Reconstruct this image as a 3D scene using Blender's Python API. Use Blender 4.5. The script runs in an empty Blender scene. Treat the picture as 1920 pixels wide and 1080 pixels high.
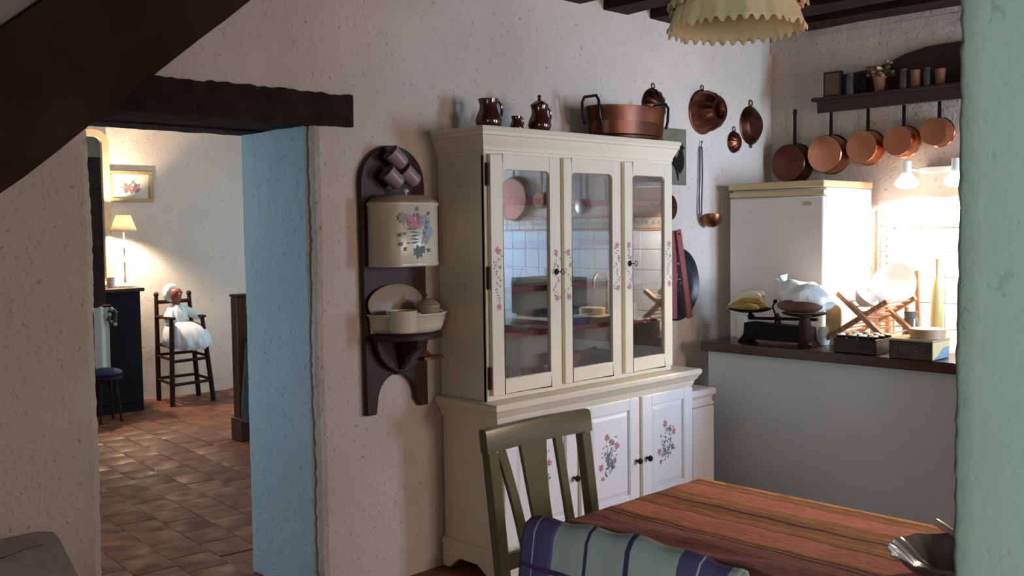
import bpy, bmesh, math, random
from mathutils import Matrix, Vector
PI = math.pi
sc = bpy.context.scene
COL = sc.collection

# ------------------------------------------------------------------ camera
cam_d = bpy.data.cameras.new('camera'); cam = bpy.data.objects.new('camera', cam_d); COL.objects.link(cam)
def _cam(yaw, p, r):
    cy, sy = math.cos(yaw), math.sin(yaw)
    F = Vector((sy*math.cos(p), cy*math.cos(p), -math.sin(p)))
    rt = Vector((cy, -sy, 0)); dn = F.cross(rt)
    R_ = math.cos(r)*rt + math.sin(r)*dn; D_ = -math.sin(r)*rt + math.cos(r)*dn
    m = Matrix((R_, -D_, -F)).transposed().to_4x4(); m.translation = (0, 0, 1.55)
    return m
cam.matrix_world = _cam(math.radians(44.2), math.radians(3.4), math.radians(.745))
cam_d.sensor_width = 36; cam_d.lens = 1850/1920*36; cam_d.clip_start = .05
sc.camera = cam

# ------------------------------------------------------------------ world, window daylight, exposure
w = bpy.data.worlds.new('world'); sc.world = w; w.use_nodes = True
w.node_tree.nodes['Background'].inputs[0].default_value = (.55, .68, .85, 1)
w.node_tree.nodes['Background'].inputs[1].default_value = .6
def area(name, loc, direction, sx, sy, power, col):
    d = bpy.data.lights.new(name, 'AREA'); d.shape = 'RECTANGLE'; d.size = sx; d.size_y = sy; d.energy = power; d.color = col
    o = bpy.data.objects.new(name, d); COL.objects.link(o); o.location = loc
    o.rotation_euler = Vector(direction).to_track_quat('-Z', 'Y').to_euler()
    return o
area('daylight_hall_window', (-2.32, -1.5, 1.5), (1, 0, 0), 1.6, 1.3, 60, (.80, 1.0, .95)).data.spread = math.radians(90)   # beam narrowed to spare the left wall and dresser side
area('daylight_dining_window', (3.9, -2.62, 1.65), (0, 1, 0), 1.1, 1.2, 86, (1.0, .82, .71))
area('daylight_kitchen_window', (5.28, -.62, 1.6), (0, 1, 0), .62, 1.1, 60, (.50, .72, 1.0)).data.spread = math.radians(100)   # beam narrowed so the back wall dims towards the left
area('daylight_bedroom_window', (.07, 5.6, 1.5), (1, 0, 0), 1.5, 1.3, 46, (.52, .80, 1.0))
area('daylight_bedroom_side_window', (6.13, 6.9, 1.5), (-1, 0, 0), 1.5, 1.3, 66, (.52, .82, 1.0))
sc.view_settings.view_transform = 'Standard'; sc.view_settings.look = 'None'
sc.view_settings.gamma = 1; sc.view_settings.use_curve_mapping = False
sc.view_settings.exposure = 0.0

# ------------------------------------------------------------------ helpers
class MB:
    def __init__(s): s.v = []; s.f = []; s.m = []
    def add(s, vs, fs, mi=0, M=None):
        n = len(s.v)
        s.v += [tuple(M @ Vector(p)) if M else tuple(p) for p in vs]
        s.f += [[i+n for i in f] for f in fs]; s.m += [mi]*len(fs); return s
    def box(s, x0, x1, y0, y1, z0, z1, mi=0, M=None):
        return s.add([(x0,y0,z0),(x1,y0,z0),(x1,y1,z0),(x0,y1,z0),(x0,y0,z1),(x1,y0,z1),(x1,y1,z1),(x0,y1,z1)],
                     [(0,3,2,1),(4,5,6,7),(0,1,5,4),(1,2,6,5),(2,3,7,6),(3,0,4,7)], mi, M)
    def tube(s, pts, r, n=8, mi=0, closed=False, M=None, cap=True):
        P = [Vector(p) for p in pts]; k = len(P); rs = r if isinstance(r, (list, tuple)) else [r]*k
        vs = []; up = None
        for i in range(k):
            a = P[(i-1) % k] if closed or i else P[0]; b = P[(i+1) % k] if closed or i < k-1 else P[-1]
            t = (b-a).normalized()
            if up is None: up = Vector((0,0,1)) if abs(t.z) < .9 else Vector((1,0,0))
            x = t.cross(up).normalized(); y = x.cross(t); up = y
            vs += [P[i] + rs[i]*(math.cos(2*PI*j/n)*x + math.sin(2*PI*j/n)*y) for j in range(n)]
        fs = []
        for i in range(k if closed else k-1):
            for j in range(n):
                a = i*n+j; b = i*n+(j+1) % n; c = ((i+1) % k)*n; fs.append((a, b, c+(j+1) % n, c+j))
        if cap and not closed: fs += [list(range(n))[::-1], [(k-1)*n+j for j in range(n)]]
        return s.add(vs, fs, mi, M)
    def bar(s, p, q, wx, wy, mi=0, M=None):      # rectangular bar from p to q
        p, q = Vector(p), Vector(q); t = (q-p).normalized()
        u = Vector((0,0,1)) if abs(t.z) < .9 else Vector((0,1,0))
        x = t.cross(u).normalized()*wx/2; y = x.cross(t).normalized()*wy/2
        vs = [p-x-y, p+x-y, p+x+y, p-x+y, q-x-y, q+x-y, q+x+y, q-x+y]
        return s.add(vs, [(0,3,2,1),(4,5,6,7),(0,1,5,4),(1,2,6,5),(2,3,7,6),(3,0,4,7)], mi, M)
    def lathe(s, prof, n=28, mi=0, M=None, sx=1, sy=1, a0=0, a1=2*PI, fn=None):
        full = abs(a1-a0-2*PI) < 1e-6; k = n if full else n+1; vs = []
        for (r, z) in prof:
            for j in range(k):
                a = a0+(a1-a0)*j/n; rr, zz = fn(r, z, a) if fn else (r, z)
                vs.append((rr*math.cos(a)*sx, rr*math.sin(a)*sy, zz))
        fs = []
        for i in range(len(prof)-1):
            for j in range(n):
                b = (j+1) % k; fs.append((i*k+j, i*k+b, (i+1)*k+b, (i+1)*k+j))
        if full:
            if prof[0][0] > 1e-4: fs.append([j for j in range(k)][::-1])
            if prof[-1][0] > 1e-4: fs.append([(len(prof)-1)*k+j for j in range(k)])
        return s.add(vs, fs, mi, M)
    def prism(s, poly, d0, d1, plane='xz', mi=0, M=None):
        n = len(poly)
        def P(a, b, d): return {'xz': (a, d, b), 'yz': (d, a, b), 'xy': (a, b, d)}[plane]
        vs = [P(a, b, d0) for a, b in poly] + [P(a, b, d1) for a, b in poly]
        fs = [list(range(n)), list(range(n, 2*n))[::-1]] + [(i, n+i, n+(i+1) % n, (i+1) % n) for i in range(n)]
        return s.add(vs, fs, mi, M)
    def ball(s, c, rx, ry=None, rz=None, n=14, m=8, mi=0, M=None, fn=None):
        ry = ry or rx; rz = rz or rx; vs = []
        for i in range(m+1):
            t = PI*i/m
            for j in range(n):
                a = 2*PI*j/n; d = Vector((math.sin(t)*math.cos(a), math.sin(t)*math.sin(a), math.cos(t)))
                k = fn(d) if fn else 1
                vs.append((c[0]+rx*d.x*k, c[1]+ry*d.y*k, c[2]+rz*d.z*k))
        fs = [(i*n+j, i*n+(j+1) % n, (i+1)*n+(j+1) % n, (i+1)*n+j) for i in range(m) for j in range(n)]
        return s.add(vs, fs, mi, M)
    def moulding(s, x0, x1, yf, yb, prof, mi=0):   # profile [(out, z)] swept round left side, front, right side
        vs = []
        for o, z in prof: vs += [(x0-o, yb, z), (x0-o, yf-o, z), (x1+o, yf-o, z), (x1+o, yb, z)]
        fs = []
        for i in range(len(prof)-1):
            for j in range(4): fs.append((i*4+j, i*4+(j+1) % 4, (i+1)*4+(j+1) % 4, (i+1)*4+j))
        fs += [(3, 2, 1, 0), tuple(len(prof)*4-4+j for j in range(4))]
        return s.add(vs, fs, mi)
    def pillar(s, prof, z0, z1, nz, jit, rnd, mi=0):   # uneven plaster block: closed xy profile swept up with jitter
        n = len(prof); vs = []; ph = [rnd.random()*6 for _ in range(6)]
        for i in range(nz+1):
            z = z0+(z1-z0)*i/nz
            wob = jit*(.6*math.sin(z*3.1+ph[0])+.5*math.sin(z*7.7+ph[1]))
            for j, p in enumerate(prof):
                k = p[2] if len(p) > 2 else 0
                vs.append((p[0]+k*(wob+rnd.uniform(-1, 1)*jit*.55), p[1]+k*rnd.uniform(-1, 1)*jit*.4, z))
        fs = [(i*n+j, i*n+(j+1) % n, (i+1)*n+(j+1) % n, (i+1)*n+j) for i in range(nz) for j in range(n)]
        fs += [list(range(n))[::-1], [nz*n+j for j in range(n)]]
        return s.add(vs, fs, mi)

def obj(name, mb, mats, parent=None, absolute=False, smooth=35, bevel=0, at=None, recalc=True):
    me = bpy.data.meshes.new(name)
    off = Vector((0, 0, 0))
    if at is not None: off = Vector(at)
    if absolute and parent is not None:
        p = parent
        while p is not None: off = off + Vector(p.location); p = p.parent
    me.from_pydata([tuple(Vector(v)-off) for v in mb.v], [], mb.f)
    if not isinstance(mats, (list, tuple)): mats = [mats]
    for m in mats: me.materials.append(m)
    me.polygons.foreach_set('material_index', mb.m)
    if recalc:
        bm = bmesh.new(); bm.from_mesh(me); bmesh.ops.remove_doubles(bm, verts=bm.verts, dist=1e-5)
        bmesh.ops.recalc_face_normals(bm, faces=bm.faces); bm.to_mesh(me); bm.free()
    if smooth:
        me.polygons.foreach_set('use_smooth', [True]*len(me.polygons)); me.set_sharp_from_angle(angle=math.radians(smooth))
    o = bpy.data.objects.new(name, me); COL.objects.link(o)
    if at is not None and parent is None: o.location = at
    if parent is not None: o.parent = parent
    if bevel:
        b = o.modifiers.new('bevel', 'BEVEL'); b.width = bevel; b.segments = 2; b.limit_method = 'ANGLE'; b.angle_limit = math.radians(40)
        b.harden_normals = False
    return o
def tag(o, label=None, cat=None, group=None, kind=None):
    if label: o['label'] = label
    if cat: o['category'] = cat
    if group: o['group'] = group
    if kind: o['kind'] = kind
    return o
def thing(name, label, cat, loc=(0,0,0), rotz=0, group=None):
    o = bpy.data.objects.new(name, None); COL.objects.link(o); o.location = loc; o.rotation_euler = (0, 0, rotz); o.empty_display_size = .05
    return tag(o, label, cat, group)
def dup(o, parent=None, **kw):
    c = o.copy(); COL.objects.link(c); c.parent = parent
    for ch in list(o.children): dup(ch, c)
    for k, v in kw.items():
        if k == 'loc': c.location = v
        elif k == 'rz': c.rotation_euler = (0, 0, v)
        elif k == 'scale': c.scale = v
        else: c[k] = v
    return c
T = Matrix.Translation
def RX(a): return Matrix.Rotation(a, 4, 'X')
def RY(a): return Matrix.Rotation(a, 4, 'Y')
def RZ(a): return Matrix.Rotation(a, 4, 'Z')

# ------------------------------------------------------------------ materials
def mat(name, col, rough=.5, metal=0, var=0, vs=6, bump=0, bs=40, spec=.5, coat=0, stretch=(1,1,1), col2=None, trans=0, emit=0, sss=0):
    m = bpy.data.materials.new(name); m.use_nodes = True; nt = m.node_tree; b = nt.nodes['Principled BSDF']
    b.inputs['Base Color'].default_value = (*col, 1); b.inputs['Roughness'].default_value = rough; b.inputs['Metallic'].default_value = metal
    b.inputs['Specular IOR Level'].default_value = spec; b.inputs['Coat Weight'].default_value = coat
    if trans: b.inputs['Transmission Weight'].default_value = trans
    if emit: b.inputs['Emission Color'].default_value = (*col, 1); b.inputs['Emission Strength'].default_value = emit
    if var or bump:
        tc = nt.nodes.new('ShaderNodeTexCoord'); mp = nt.nodes.new('ShaderNodeMapping'); mp.inputs['Scale'].default_value = stretch
        nt.links.new(tc.outputs['Object'], mp.inputs[0])
    if var:
        n = nt.nodes.new('ShaderNodeTexNoise'); n.inputs['Scale'].default_value = vs; n.inputs['Detail'].default_value = 5
        nt.links.new(mp.outputs[0], n.inputs[0])
        r = nt.nodes.new('ShaderNodeValToRGB'); r.color_ramp.elements[0].position = .35; r.color_ramp.elements[1].position = .68
        c2 = col2 or tuple(c*(1-var) for c in col)
        r.color_ramp.elements[0].color = (*c2, 1); r.color_ramp.elements[1].color = (*col, 1)
        nt.links.new(n.outputs[0], r.inputs[0]); nt.links.new(r.outputs[0], b.inputs['Base Color'])
    if bump:
        n2 = nt.nodes.new('ShaderNodeTexNoise'); n2.inputs['Scale'].default_value = bs; n2.inputs['Detail'].default_value = 4
        nt.links.new(mp.outputs[0], n2.inputs[0]); bp = nt.nodes.new('ShaderNodeBump'); bp.inputs['Strength'].default_value = bump; bp.inputs['Distance'].default_value = .01
        nt.links.new(n2.outputs[0], bp.inputs['Height']); nt.links.new(bp.outputs[0], b.inputs['Normal'])
    return m
def plaster(name, col, col2, pit=.5, rel=.55):
    m = mat(name, col, .92, spec=.15); nt = m.node_tree; b = nt.nodes['Principled BSDF']
    tc = nt.nodes.new('ShaderNodeTexCoord')
    n = nt.nodes.new('ShaderNodeTexNoise'); n.inputs['Scale'].default_value = 1.3; n.inputs['Detail'].default_value = 6; nt.links.new(tc.outputs['Object'], n.inputs[0])
    r = nt.nodes.new('ShaderNodeValToRGB'); r.color_ramp.elements[0].position = .35; r.color_ramp.elements[1].position = .65
    r.color_ramp.elements[0].color = (*col2, 1); r.color_ramp.elements[1].color = (*col, 1)
    nt.links.new(n.outputs[0], r.inputs[0]); nt.links.new(r.outputs[0], b.inputs['Base Color'])
    n2 = nt.nodes.new('ShaderNodeTexNoise'); n2.inputs['Scale'].default_value = 55; n2.inputs['Detail'].default_value = 5; nt.links.new(tc.outputs['Object'], n2.inputs[0])
    n3 = nt.nodes.new('ShaderNodeTexNoise'); n3.inputs['Scale'].default_value = 9; n3.inputs['Detail'].default_value = 3; nt.links.new(tc.outputs['Object'], n3.inputs[0])
    vo = nt.nodes.new('ShaderNodeTexNoise'); vo.inputs['Scale'].default_value = 34; vo.inputs['Detail'].default_value = 2; nt.links.new(tc.outputs['Object'], vo.inputs[0])
    mr = nt.nodes.new('ShaderNodeMapRange'); mr.inputs[1].default_value = .26; mr.inputs[2].default_value = .36; mr.inputs[3].default_value = -pit*2.2; mr.inputs[4].default_value = 0
    nt.links.new(vo.outputs[0], mr.inputs[0])
    mr2 = nt.nodes.new('ShaderNodeMapRange'); mr2.inputs[1].default_value = .27; mr2.inputs[2].default_value = .34; mr2.inputs[3].default_value = .74; mr2.inputs[4].default_value = 1
    nt.links.new(vo.outputs[0], mr2.inputs[0])
    mxp = nt.nodes.new('ShaderNodeMix'); mxp.data_type = 'RGBA'; mxp.blend_type = 'MULTIPLY'; mxp.inputs[0].default_value = min(1, pit*1.6)
    nt.links.new(r.outputs[0], mxp.inputs[6]); nt.links.new(mr2.outputs[0], mxp.inputs[7]); nt.links.new(mxp.outputs[2], b.inputs['Base Color'])
    a = nt.nodes.new('ShaderNodeMath'); a.operation = 'MULTIPLY_ADD'; a.inputs[1].default_value = 2.0
    nt.links.new(n3.outputs[0], a.inputs[0]); nt.links.new(n2.outputs[0], a.inputs[2])
    a2 = nt.nodes.new('ShaderNodeMath'); nt.links.new(a.outputs[0], a2.inputs[0]); nt.links.new(mr.outputs[0], a2.inputs[1])
    bp = nt.nodes.new('ShaderNodeBump'); bp.inputs['Strength'].default_value = rel; bp.inputs['Distance'].default_value = .008
    nt.links.new(a2.outputs[0], bp.inputs['Height']); nt.links.new(bp.outputs[0], b.inputs['Normal'])
    return m
def stripes(name, axis, stops, rough=.85, second=None, wob=.0, noise=.0):
    """stops: [(position in metres, colour)] constant bands along object axis; second=(axis, a, b, colour) one cross line"""
    m = mat(name, (1,1,1), rough, spec=.2); nt = m.node_tree; b = nt.nodes['Principled BSDF']
    tc = nt.nodes.new('ShaderNodeTexCoord'); sp = nt.nodes.new('ShaderNodeSeparateXYZ'); nt.links.new(tc.outputs['Object'], sp.inputs[0])
    src = sp.outputs[axis]; L = stops[-1][0]
    mr = nt.nodes.new('ShaderNodeMapRange'); mr.inputs[2].default_value = L
    if wob:
        nz = nt.nodes.new('ShaderNodeTexNoise'); nz.inputs['Scale'].default_value = 26; nt.links.new(tc.outputs['Object'], nz.inputs[0])
        ma = nt.nodes.new('ShaderNodeMath'); ma.operation = 'MULTIPLY_ADD'; ma.inputs[1].default_value = wob; nt.links.new(nz.outputs[0], ma.inputs[0]); nt.links.new(src, ma.inputs[2]); src = ma.outputs[0]
    nt.links.new(src, mr.inputs[0])
    r = nt.nodes.new('ShaderNodeValToRGB'); cr = r.color_ramp; cr.interpolation = 'CONSTANT'
    cr.elements[0].position = 0; cr.elements[0].color = (*stops[0][1], 1)
    cr.elements[1].position = min(.999, stops[1][0]/L); cr.elements[1].color = (*stops[1][1], 1)
    for p, c in stops[2:-1]:
        e = cr.elements.new(p/L); e.color = (*c, 1)
    nt.links.new(mr.outputs[0], r.inputs[0]); out = r.outputs[0]
    if second:
        mx = nt.nodes.new('ShaderNodeMix'); mx.data_type = 'RGBA'; mx.inputs[7].default_value = (*second[3], 1)
        c1 = nt.nodes.new('ShaderNodeMath'); c1.operation = 'COMPARE'; c1.inputs[1].default_value = (second[1]+second[2])/2; c1.inputs[2].default_value = abs(second[2]-second[1])/2
        nt.links.new(sp.outputs[second[0]], c1.inputs[0]); nt.links.new(c1.outputs[0], mx.inputs[0]); nt.links.new(out, mx.inputs[6]); out = mx.outputs[2]
    if noise:
        nz = nt.nodes.new('ShaderNodeTexNoise'); nz.inputs['Scale'].default_value = 60; nz.inputs['Detail'].default_value = 6
        mpp = nt.nodes.new('ShaderNodeMapping'); mpp.inputs['Scale'].default_value = (1.5, .5, 1.5); nt.links.new(tc.outputs['Object'], mpp.inputs[0]); nt.links.new(mpp.outputs[0], nz.inputs[0])
        mx = nt.nodes.new('ShaderNodeMix'); mx.data_type = 'RGBA'; mx.blend_type = 'MULTIPLY'; mx.inputs[0].default_value = noise
        nt.links.new(out, mx.inputs[6])
        rr = nt.nodes.new('ShaderNodeValToRGB'); rr.color_ramp.elements[0].position = .38; rr.color_ramp.elements[1].position = .6; rr.color_ramp.elements[0].color = (.35,.33,.3,1)
        nt.links.new(nz.outputs[0], rr.inputs[0]); nt.links.new(rr.outputs[0], mx.inputs[7]); out = mx.outputs[2]
        bp = nt.nodes.new('ShaderNodeBump'); bp.inputs['Strength'].default_value = .5; bp.inputs['Distance'].default_value = .004
        nt.links.new(nz.outputs[0], bp.inputs['Height']); nt.links.new(bp.outputs[0], b.inputs['Normal'])
    nt.links.new(out, b.inputs['Base Color'])
    return m
def glass(name, refl=.2, tint=(1,1,1)):
    m = bpy.data.materials.new(name); m.use_nodes = True; nt = m.node_tree; nt.nodes.remove(nt.nodes['Principled BSDF'])
    t = nt.nodes.new('ShaderNodeBsdfTransparent'); t.inputs[0].default_value = (*tint, 1); g = nt.nodes.new('ShaderNodeBsdfGlossy'); g.inputs['Roughness'].default_value = .015
    mx = nt.nodes.new('ShaderNodeMixShader'); mx.inputs[0].default_value = refl
    nt.links.new(t.outputs[0], mx.inputs[1]); nt.links.new(g.outputs[0], mx.inputs[2]); nt.links.new(mx.outputs[0], nt.nodes['Material Output'].inputs[0])
    return m
def lampshade(name, col, tr=.5, rough=.9):
    m = bpy.data.materials.new(name); m.use_nodes = True; nt = m.node_tree; nt.nodes.remove(nt.nodes['Principled BSDF'])
    d = nt.nodes.new('ShaderNodeBsdfDiffuse'); d.inputs[0].default_value = (*col, 1); t = nt.nodes.new('ShaderNodeBsdfTranslucent'); t.inputs[0].default_value = (*col, 1)
    mx = nt.nodes.new('ShaderNodeMixShader'); mx.inputs[0].default_value = tr
    nt.links.new(d.outputs[0], mx.inputs[1]); nt.links.new(t.outputs[0], mx.inputs[2]); nt.links.new(mx.outputs[0], nt.nodes['Material Output'].inputs[0])
    return m

K = {}
K['plaster'] = plaster('white_plaster', (.71, .61, .54), (.60, .505, .43))
K['plaster_green_lit'] = plaster('plaster_in_green_daylight', (.43, .50, .44), (.37, .44, .38), .35, .22)  # pier plaster, greenish daylight mixed into its colour
K['plaster_blue_lit'] = plaster('plaster_in_cool_daylight', (.47, .53, .545), (.40, .46, .47), .35)  # door reveal plaster, bluish daylight mixed into its colour
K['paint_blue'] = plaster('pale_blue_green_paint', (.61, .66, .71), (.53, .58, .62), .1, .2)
K['dark_wood'] = mat('dark_stained_oak', (.035, .020, .015), .75, var=.5, vs=9, bump=.5, bs=25, stretch=(1,1,1), spec=.12)
K['stair_wood'] = mat('dark_stair_oak', (.050, .028, .018), .75, var=.45, vs=4, bump=.5, bs=18, spec=.12)
K['brown_wood'] = mat('red_brown_wood', (.052, .020, .015), .5, var=.4, vs=12, stretch=(8,8,1), spec=.3)
K['top_wood'] = mat('varnished_dark_wood', (.075, .028, .018), .28, var=.45, vs=10, stretch=(10,1,10), spec=.5)
K['shelf_wood'] = mat('dark_shelf_wood', (.045, .022, .018), .55, var=.3, vs=12)
K['cream'] = mat('cream_paint', (.84, .75, .585), .38, var=.06, vs=3, spec=.4, bump=.05, bs=60)
K['white_paint'] = mat('white_furniture_paint', (.89, .88, .88), .35, spec=.4)
K['pink'] = mat('rose_shelf_paint', (.62, .19, .19), .5)
K['iron'] = mat('black_iron', (.018, .016, .016), .45, .6, spec=.5)
K['hinge'] = mat('dark_hinge_metal', (.05, .03, .02), .5, .7)
K['pane'] = glass('door_glass', .36)
K['window_glass'] = glass('window_glass', .04)
K['copper'] = mat('polished_copper', (.72, .30, .17), .24, 1, var=.25, vs=8)
K['copper_dark'] = mat('tarnished_copper', (.25, .09, .052), .36, 1, var=.45, vs=9)
K['copper_dim'] = mat('brown_copper', (.17, .065, .042), .40, 1, var=.4, vs=7)
K['tin'] = mat('tinned_grey_metal', (.30, .27, .25), .35, 1)
K['glaze'] = mat('dark_brown_glaze', (.085, .022, .016), .10, var=.4, vs=10, spec=.6, coat=.6)
K['enamel'] = mat('cream_enamel', (.72, .64, .48), .25, var=.08, vs=5, spec=.5)
K['enamel_tan'] = mat('tan_enamel', (.42, .30, .19), .3, var=.2, vs=8)
K['white_china'] = mat('white_china', (.80, .78, .76), .2, spec=.5)
K['pink_china'] = mat('pinkish_china', (.70, .52, .47), .25, var=.15, vs=12)
K['mug_grey'] = mat('grey_enamel', (.27, .25, .25), .35, var=.35, vs=14, col2=(.32,.20,.19))
K['flower_pink'] = mat('painted_pink', (.62, .20, .25), .6)
K['flower_rose'] = mat('painted_mauve', (.42, .16, .24), .6)
K['leaf_dark'] = mat('painted_green_blue', (.13, .18, .165), .6)
K['leaf_blue'] = mat('painted_slate_blue', (.33, .38, .47), .6)
K['green_paint'] = mat('olive_green_paint', (.12, .118, .066), .30, var=.12, vs=4, spec=.4)
K['fridge'] = mat('white_fridge_enamel', (.82, .80, .79), .32, spec=.4)
K['fridge_trim'] = mat('cream_fridge_trim', (.66, .52, .30), .4)
K['grey_badge'] = mat('grey_badge', (.45, .44, .44), .3, .6)
K['black'] = mat('black_paint', (.012, .010, .011), .75, spec=.12)
K['brass_dull'] = mat('dull_brass', (.16, .07, .03), .45, .7)
K['banana'] = mat('yellow_banana_skin', (.70, .50, .16), .5, var=.5, vs=14, col2=(.38,.22,.06))
K['banana_pale'] = mat('pale_fruit_skin', (.76, .72, .60), .5)
K['plastic'] = mat('white_plastic_bag', (.78, .80, .82), .32, spec=.5, bump=.8, bs=22)
K['meat'] = mat('brown_bag_content', (.17, .08, .06), .6, var=.4)
K['rack_wood'] = mat('orange_beech', (.47, .23, .11), .5, var=.25, vs=10)
K['light_wood'] = mat('pale_wood', (.62, .42, .24), .5, var=.25, vs=10)
K['tile'] = mat('white_glazed_tile', (.66, .73, .80), .15, spec=.5)
K['tile_border'] = mat('border_tile', (.62, .58, .50), .2, var=.3, vs=30, bump=.6, bs=30)
K['listel'] = mat('pink_tile_listel', (.55, .26, .22), .25)
K['tin_green'] = mat('dark_green_tin', (.014, .026, .014), .4, var=.5, vs=14, col2=(.075,.05,.045))
K['tin_yellow'] = mat('yellow_tin_label', (.72, .50, .12), .4, var=.35, vs=26, col2=(.62,.55,.36))
K['tin_blue'] = mat('blue_grey_paint', (.20, .33, .45), .35, var=.2, vs=8)
K['cloth_white'] = mat('white_cotton', (.76, .75, .74), .9, spec=.1, bump=.3, bs=40)
K['doll_skin'] = mat('brown_doll_skin', (.26, .085, .055), .45, var=.2, vs=8)
K['doll_pink'] = mat('doll_cheek_pink', (.45, .12, .09), .5)
K['plush'] = mat('beige_plush', (.55, .44, .34), .95, bump=.6, bs=90)
K['chair_brown'] = mat('dark_brown_chair_wood', (.036, .014, .010), .7, var=.3, vs=12, spec=.15)
K['bed_wood'] = mat('reddish_bed_wood', (.115, .042, .024), .45, var=.35, vs=10, stretch=(6,6,1))
K['denim'] = mat('blue_grey_cloth', (.10, .12, .135), .95, var=.4, vs=9, bump=.5, bs=20)
K['navy'] = mat('navy_cushion_cloth', (.022, .028, .060), .9)
K['gold_frame'] = mat('pale_gilt_frame', (.46, .31, .15), .45, .2, var=.25, vs=18)
K['honey_frame'] = mat('honey_wood_frame', (.66, .46, .27), .45, var=.15, vs=10)
K['canvas'] = mat('cream_canvas', (.60, .55, .47), .8)
K['mirror'] = mat('mirror_glass', (.55, .62, .56), .04, 1)
K['shade_cream'] = lampshade('cream_shade_fabric', (.90, .82, .66), .6)
K['pendant_cream'] = lampshade('cream_ruffle_fabric', (.90, .77, .53), .35)
K['pendant_red'] = lampshade('brick_red_fabric', (.42, .10, .08), .2)
K['bulb'] = mat('lit_bulb', (1.0, .88, .70), .3, emit=5)
K['stone'] = mat('grey_slate_slab', (.36, .335, .315), .75, var=.4, vs=5, bump=.4, bs=16, col2=(.44,.40,.365))
K['crack'] = mat('crack_dark', (.035, .032, .03), .9)
K['glassware'] = mat('smoky_glass', (.17, .16, .145), .08, spec=.7, coat=.5, var=.3, vs=6)
K['terracotta'] = None
K['ochre'] = mat('ochre_glaze', (.50, .27, .06), .4)
K['maroon'] = mat('maroon_paint', (.30, .075, .085), .5, var=.2, vs=8)
K['tray_black'] = mat('black_tray_lacquer', (.016, .016, .018), .3, spec=.5)
K['tray_flowers'] = mat('tray_painted_flowers', (.22, .16, .11), .5, var=.6, vs=30)
K['dry_flower'] = mat('dried_flower', (.30, .17, .10), .9, var=.5, vs=20)
K['dry_cream'] = mat('dried_cream_flower', (.45, .36, .24), .9)
K['clay'] = mat('clay_pot', (.30, .14, .075), .7, var=.2)
K['jar_grey'] = mat('dark_grey_jar', (.10, .095, .10), .35)
K['picture_green'] = mat('old_print_paper', (.19, .175, .115), .7, var=.3, vs=10)
K['garland'] = mat('green_garland', (.05, .075, .045), .9)
K['counter_grey'] = mat('kitchen_counter', (.42, .38, .34), .35)
K['chrome'] = mat('chrome', (.7, .7, .7), .12, 1)
K['blue_book'] = mat('blue_cover', (.12, .20, .42), .5)

# ------------------------------------------------------------------ setting
rnd = random.Random(3)
def mat_floor():
    m = mat('terracotta_paving', (.2,.08,.04), .6, spec=.35); nt = m.node_tree; b = nt.nodes['Principled BSDF']
    tc = nt.nodes.new('ShaderNodeTexCoord'); br = nt.nodes.new('ShaderNodeTexBrick'); nt.links.new(tc.outputs['Object'], br.inputs[0])
    br.inputs['Color1'].default_value = (.33,.12,.065,1); br.inputs['Color2'].default_value = (.22,.09,.05,1); br.inputs['Mortar'].default_value = (.06,.035,.025,1)
    br.inputs['Scale'].default_value = 1; br.inputs['Brick Width'].default_value = .24; br.inputs['Row Height'].default_value = .2; br.inputs['Mortar Size'].default_value = .004
    nt.links.new(br.outputs[0], b.inputs['Base Color']); return m
mf = mat_floor()
def mat_tile():
    m = mat('terracotta_tile', (.24,.09,.045), .42, spec=.45); nt = m.node_tree; b = nt.nodes['Principled BSDF']
    tc = nt.nodes.new('ShaderNodeTexCoord'); oi = nt.nodes.new('ShaderNodeObjectInfo')
    n = nt.nodes.new('ShaderNodeTexNoise'); n.noise_dimensions = '4D'; n.inputs['Scale'].default_value = 8; n.inputs['Detail'].default_value = 6; nt.links.new(tc.outputs['Object'], n.inputs['Vector'])
    mu = nt.nodes.new('ShaderNodeMath'); mu.operation = 'MULTIPLY'; mu.inputs[1].default_value = 40; nt.links.new(oi.outputs['Random'], mu.inputs[0]); nt.links.new(mu.outputs[0], n.inputs['W'])
    r = nt.nodes.new('ShaderNodeValToRGB'); r.color_ramp.elements[0].position = .3; r.color_ramp.elements[1].position = .78
    r.color_ramp.elements[0].color = (.135,.042,.021,1); r.color_ramp.elements[1].color = (.40,.15,.085,1); e = r.color_ramp.elements.new(.55); e.color = (.25,.08,.038,1)
    nt.links.new(n.outputs[0], r.inputs[0])
    mx = nt.nodes.new('ShaderNodeMix'); mx.data_type = 'RGBA'; mx.blend_type = 'MULTIPLY'; mx.inputs[0].default_value = 1
    mr = nt.nodes.new('ShaderNodeMapRange'); mr.inputs[3].default_value = .72; mr.inputs[4].default_value = 1.15; nt.links.new(oi.outputs['Random'], mr.inputs[0])
    nt.links.new(r.outputs[0], mx.inputs[6]); nt.links.new(mr.outputs[0], mx.inputs[7]); nt.links.new(mx.outputs[2], b.inputs['Base Color'])
    rr = nt.nodes.new('ShaderNodeMapRange'); rr.inputs[1].default_value = .35; rr.inputs[2].default_value = .75; rr.inputs[3].default_value = .65; rr.inputs[4].default_value = .28; nt.links.new(n.outputs[0], rr.inputs[0]); nt.links.new(rr.outputs[0], b.inputs['Roughness'])
    bp = nt.nodes.new('ShaderNodeBump'); bp.inputs['Strength'].default_value = .35; bp.inputs['Distance'].default_value = .01; nt.links.new(n.outputs[0], bp.inputs['Height']); nt.links.new(bp.outputs[0], b.inputs['Normal'])
    return m
K['terracotta'] = mat_tile()

floor = tag(obj('floor', MB().box(-2.5, 6.2, -2.8, 9.3, -.1, -.006), mf), kind='structure')
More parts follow.
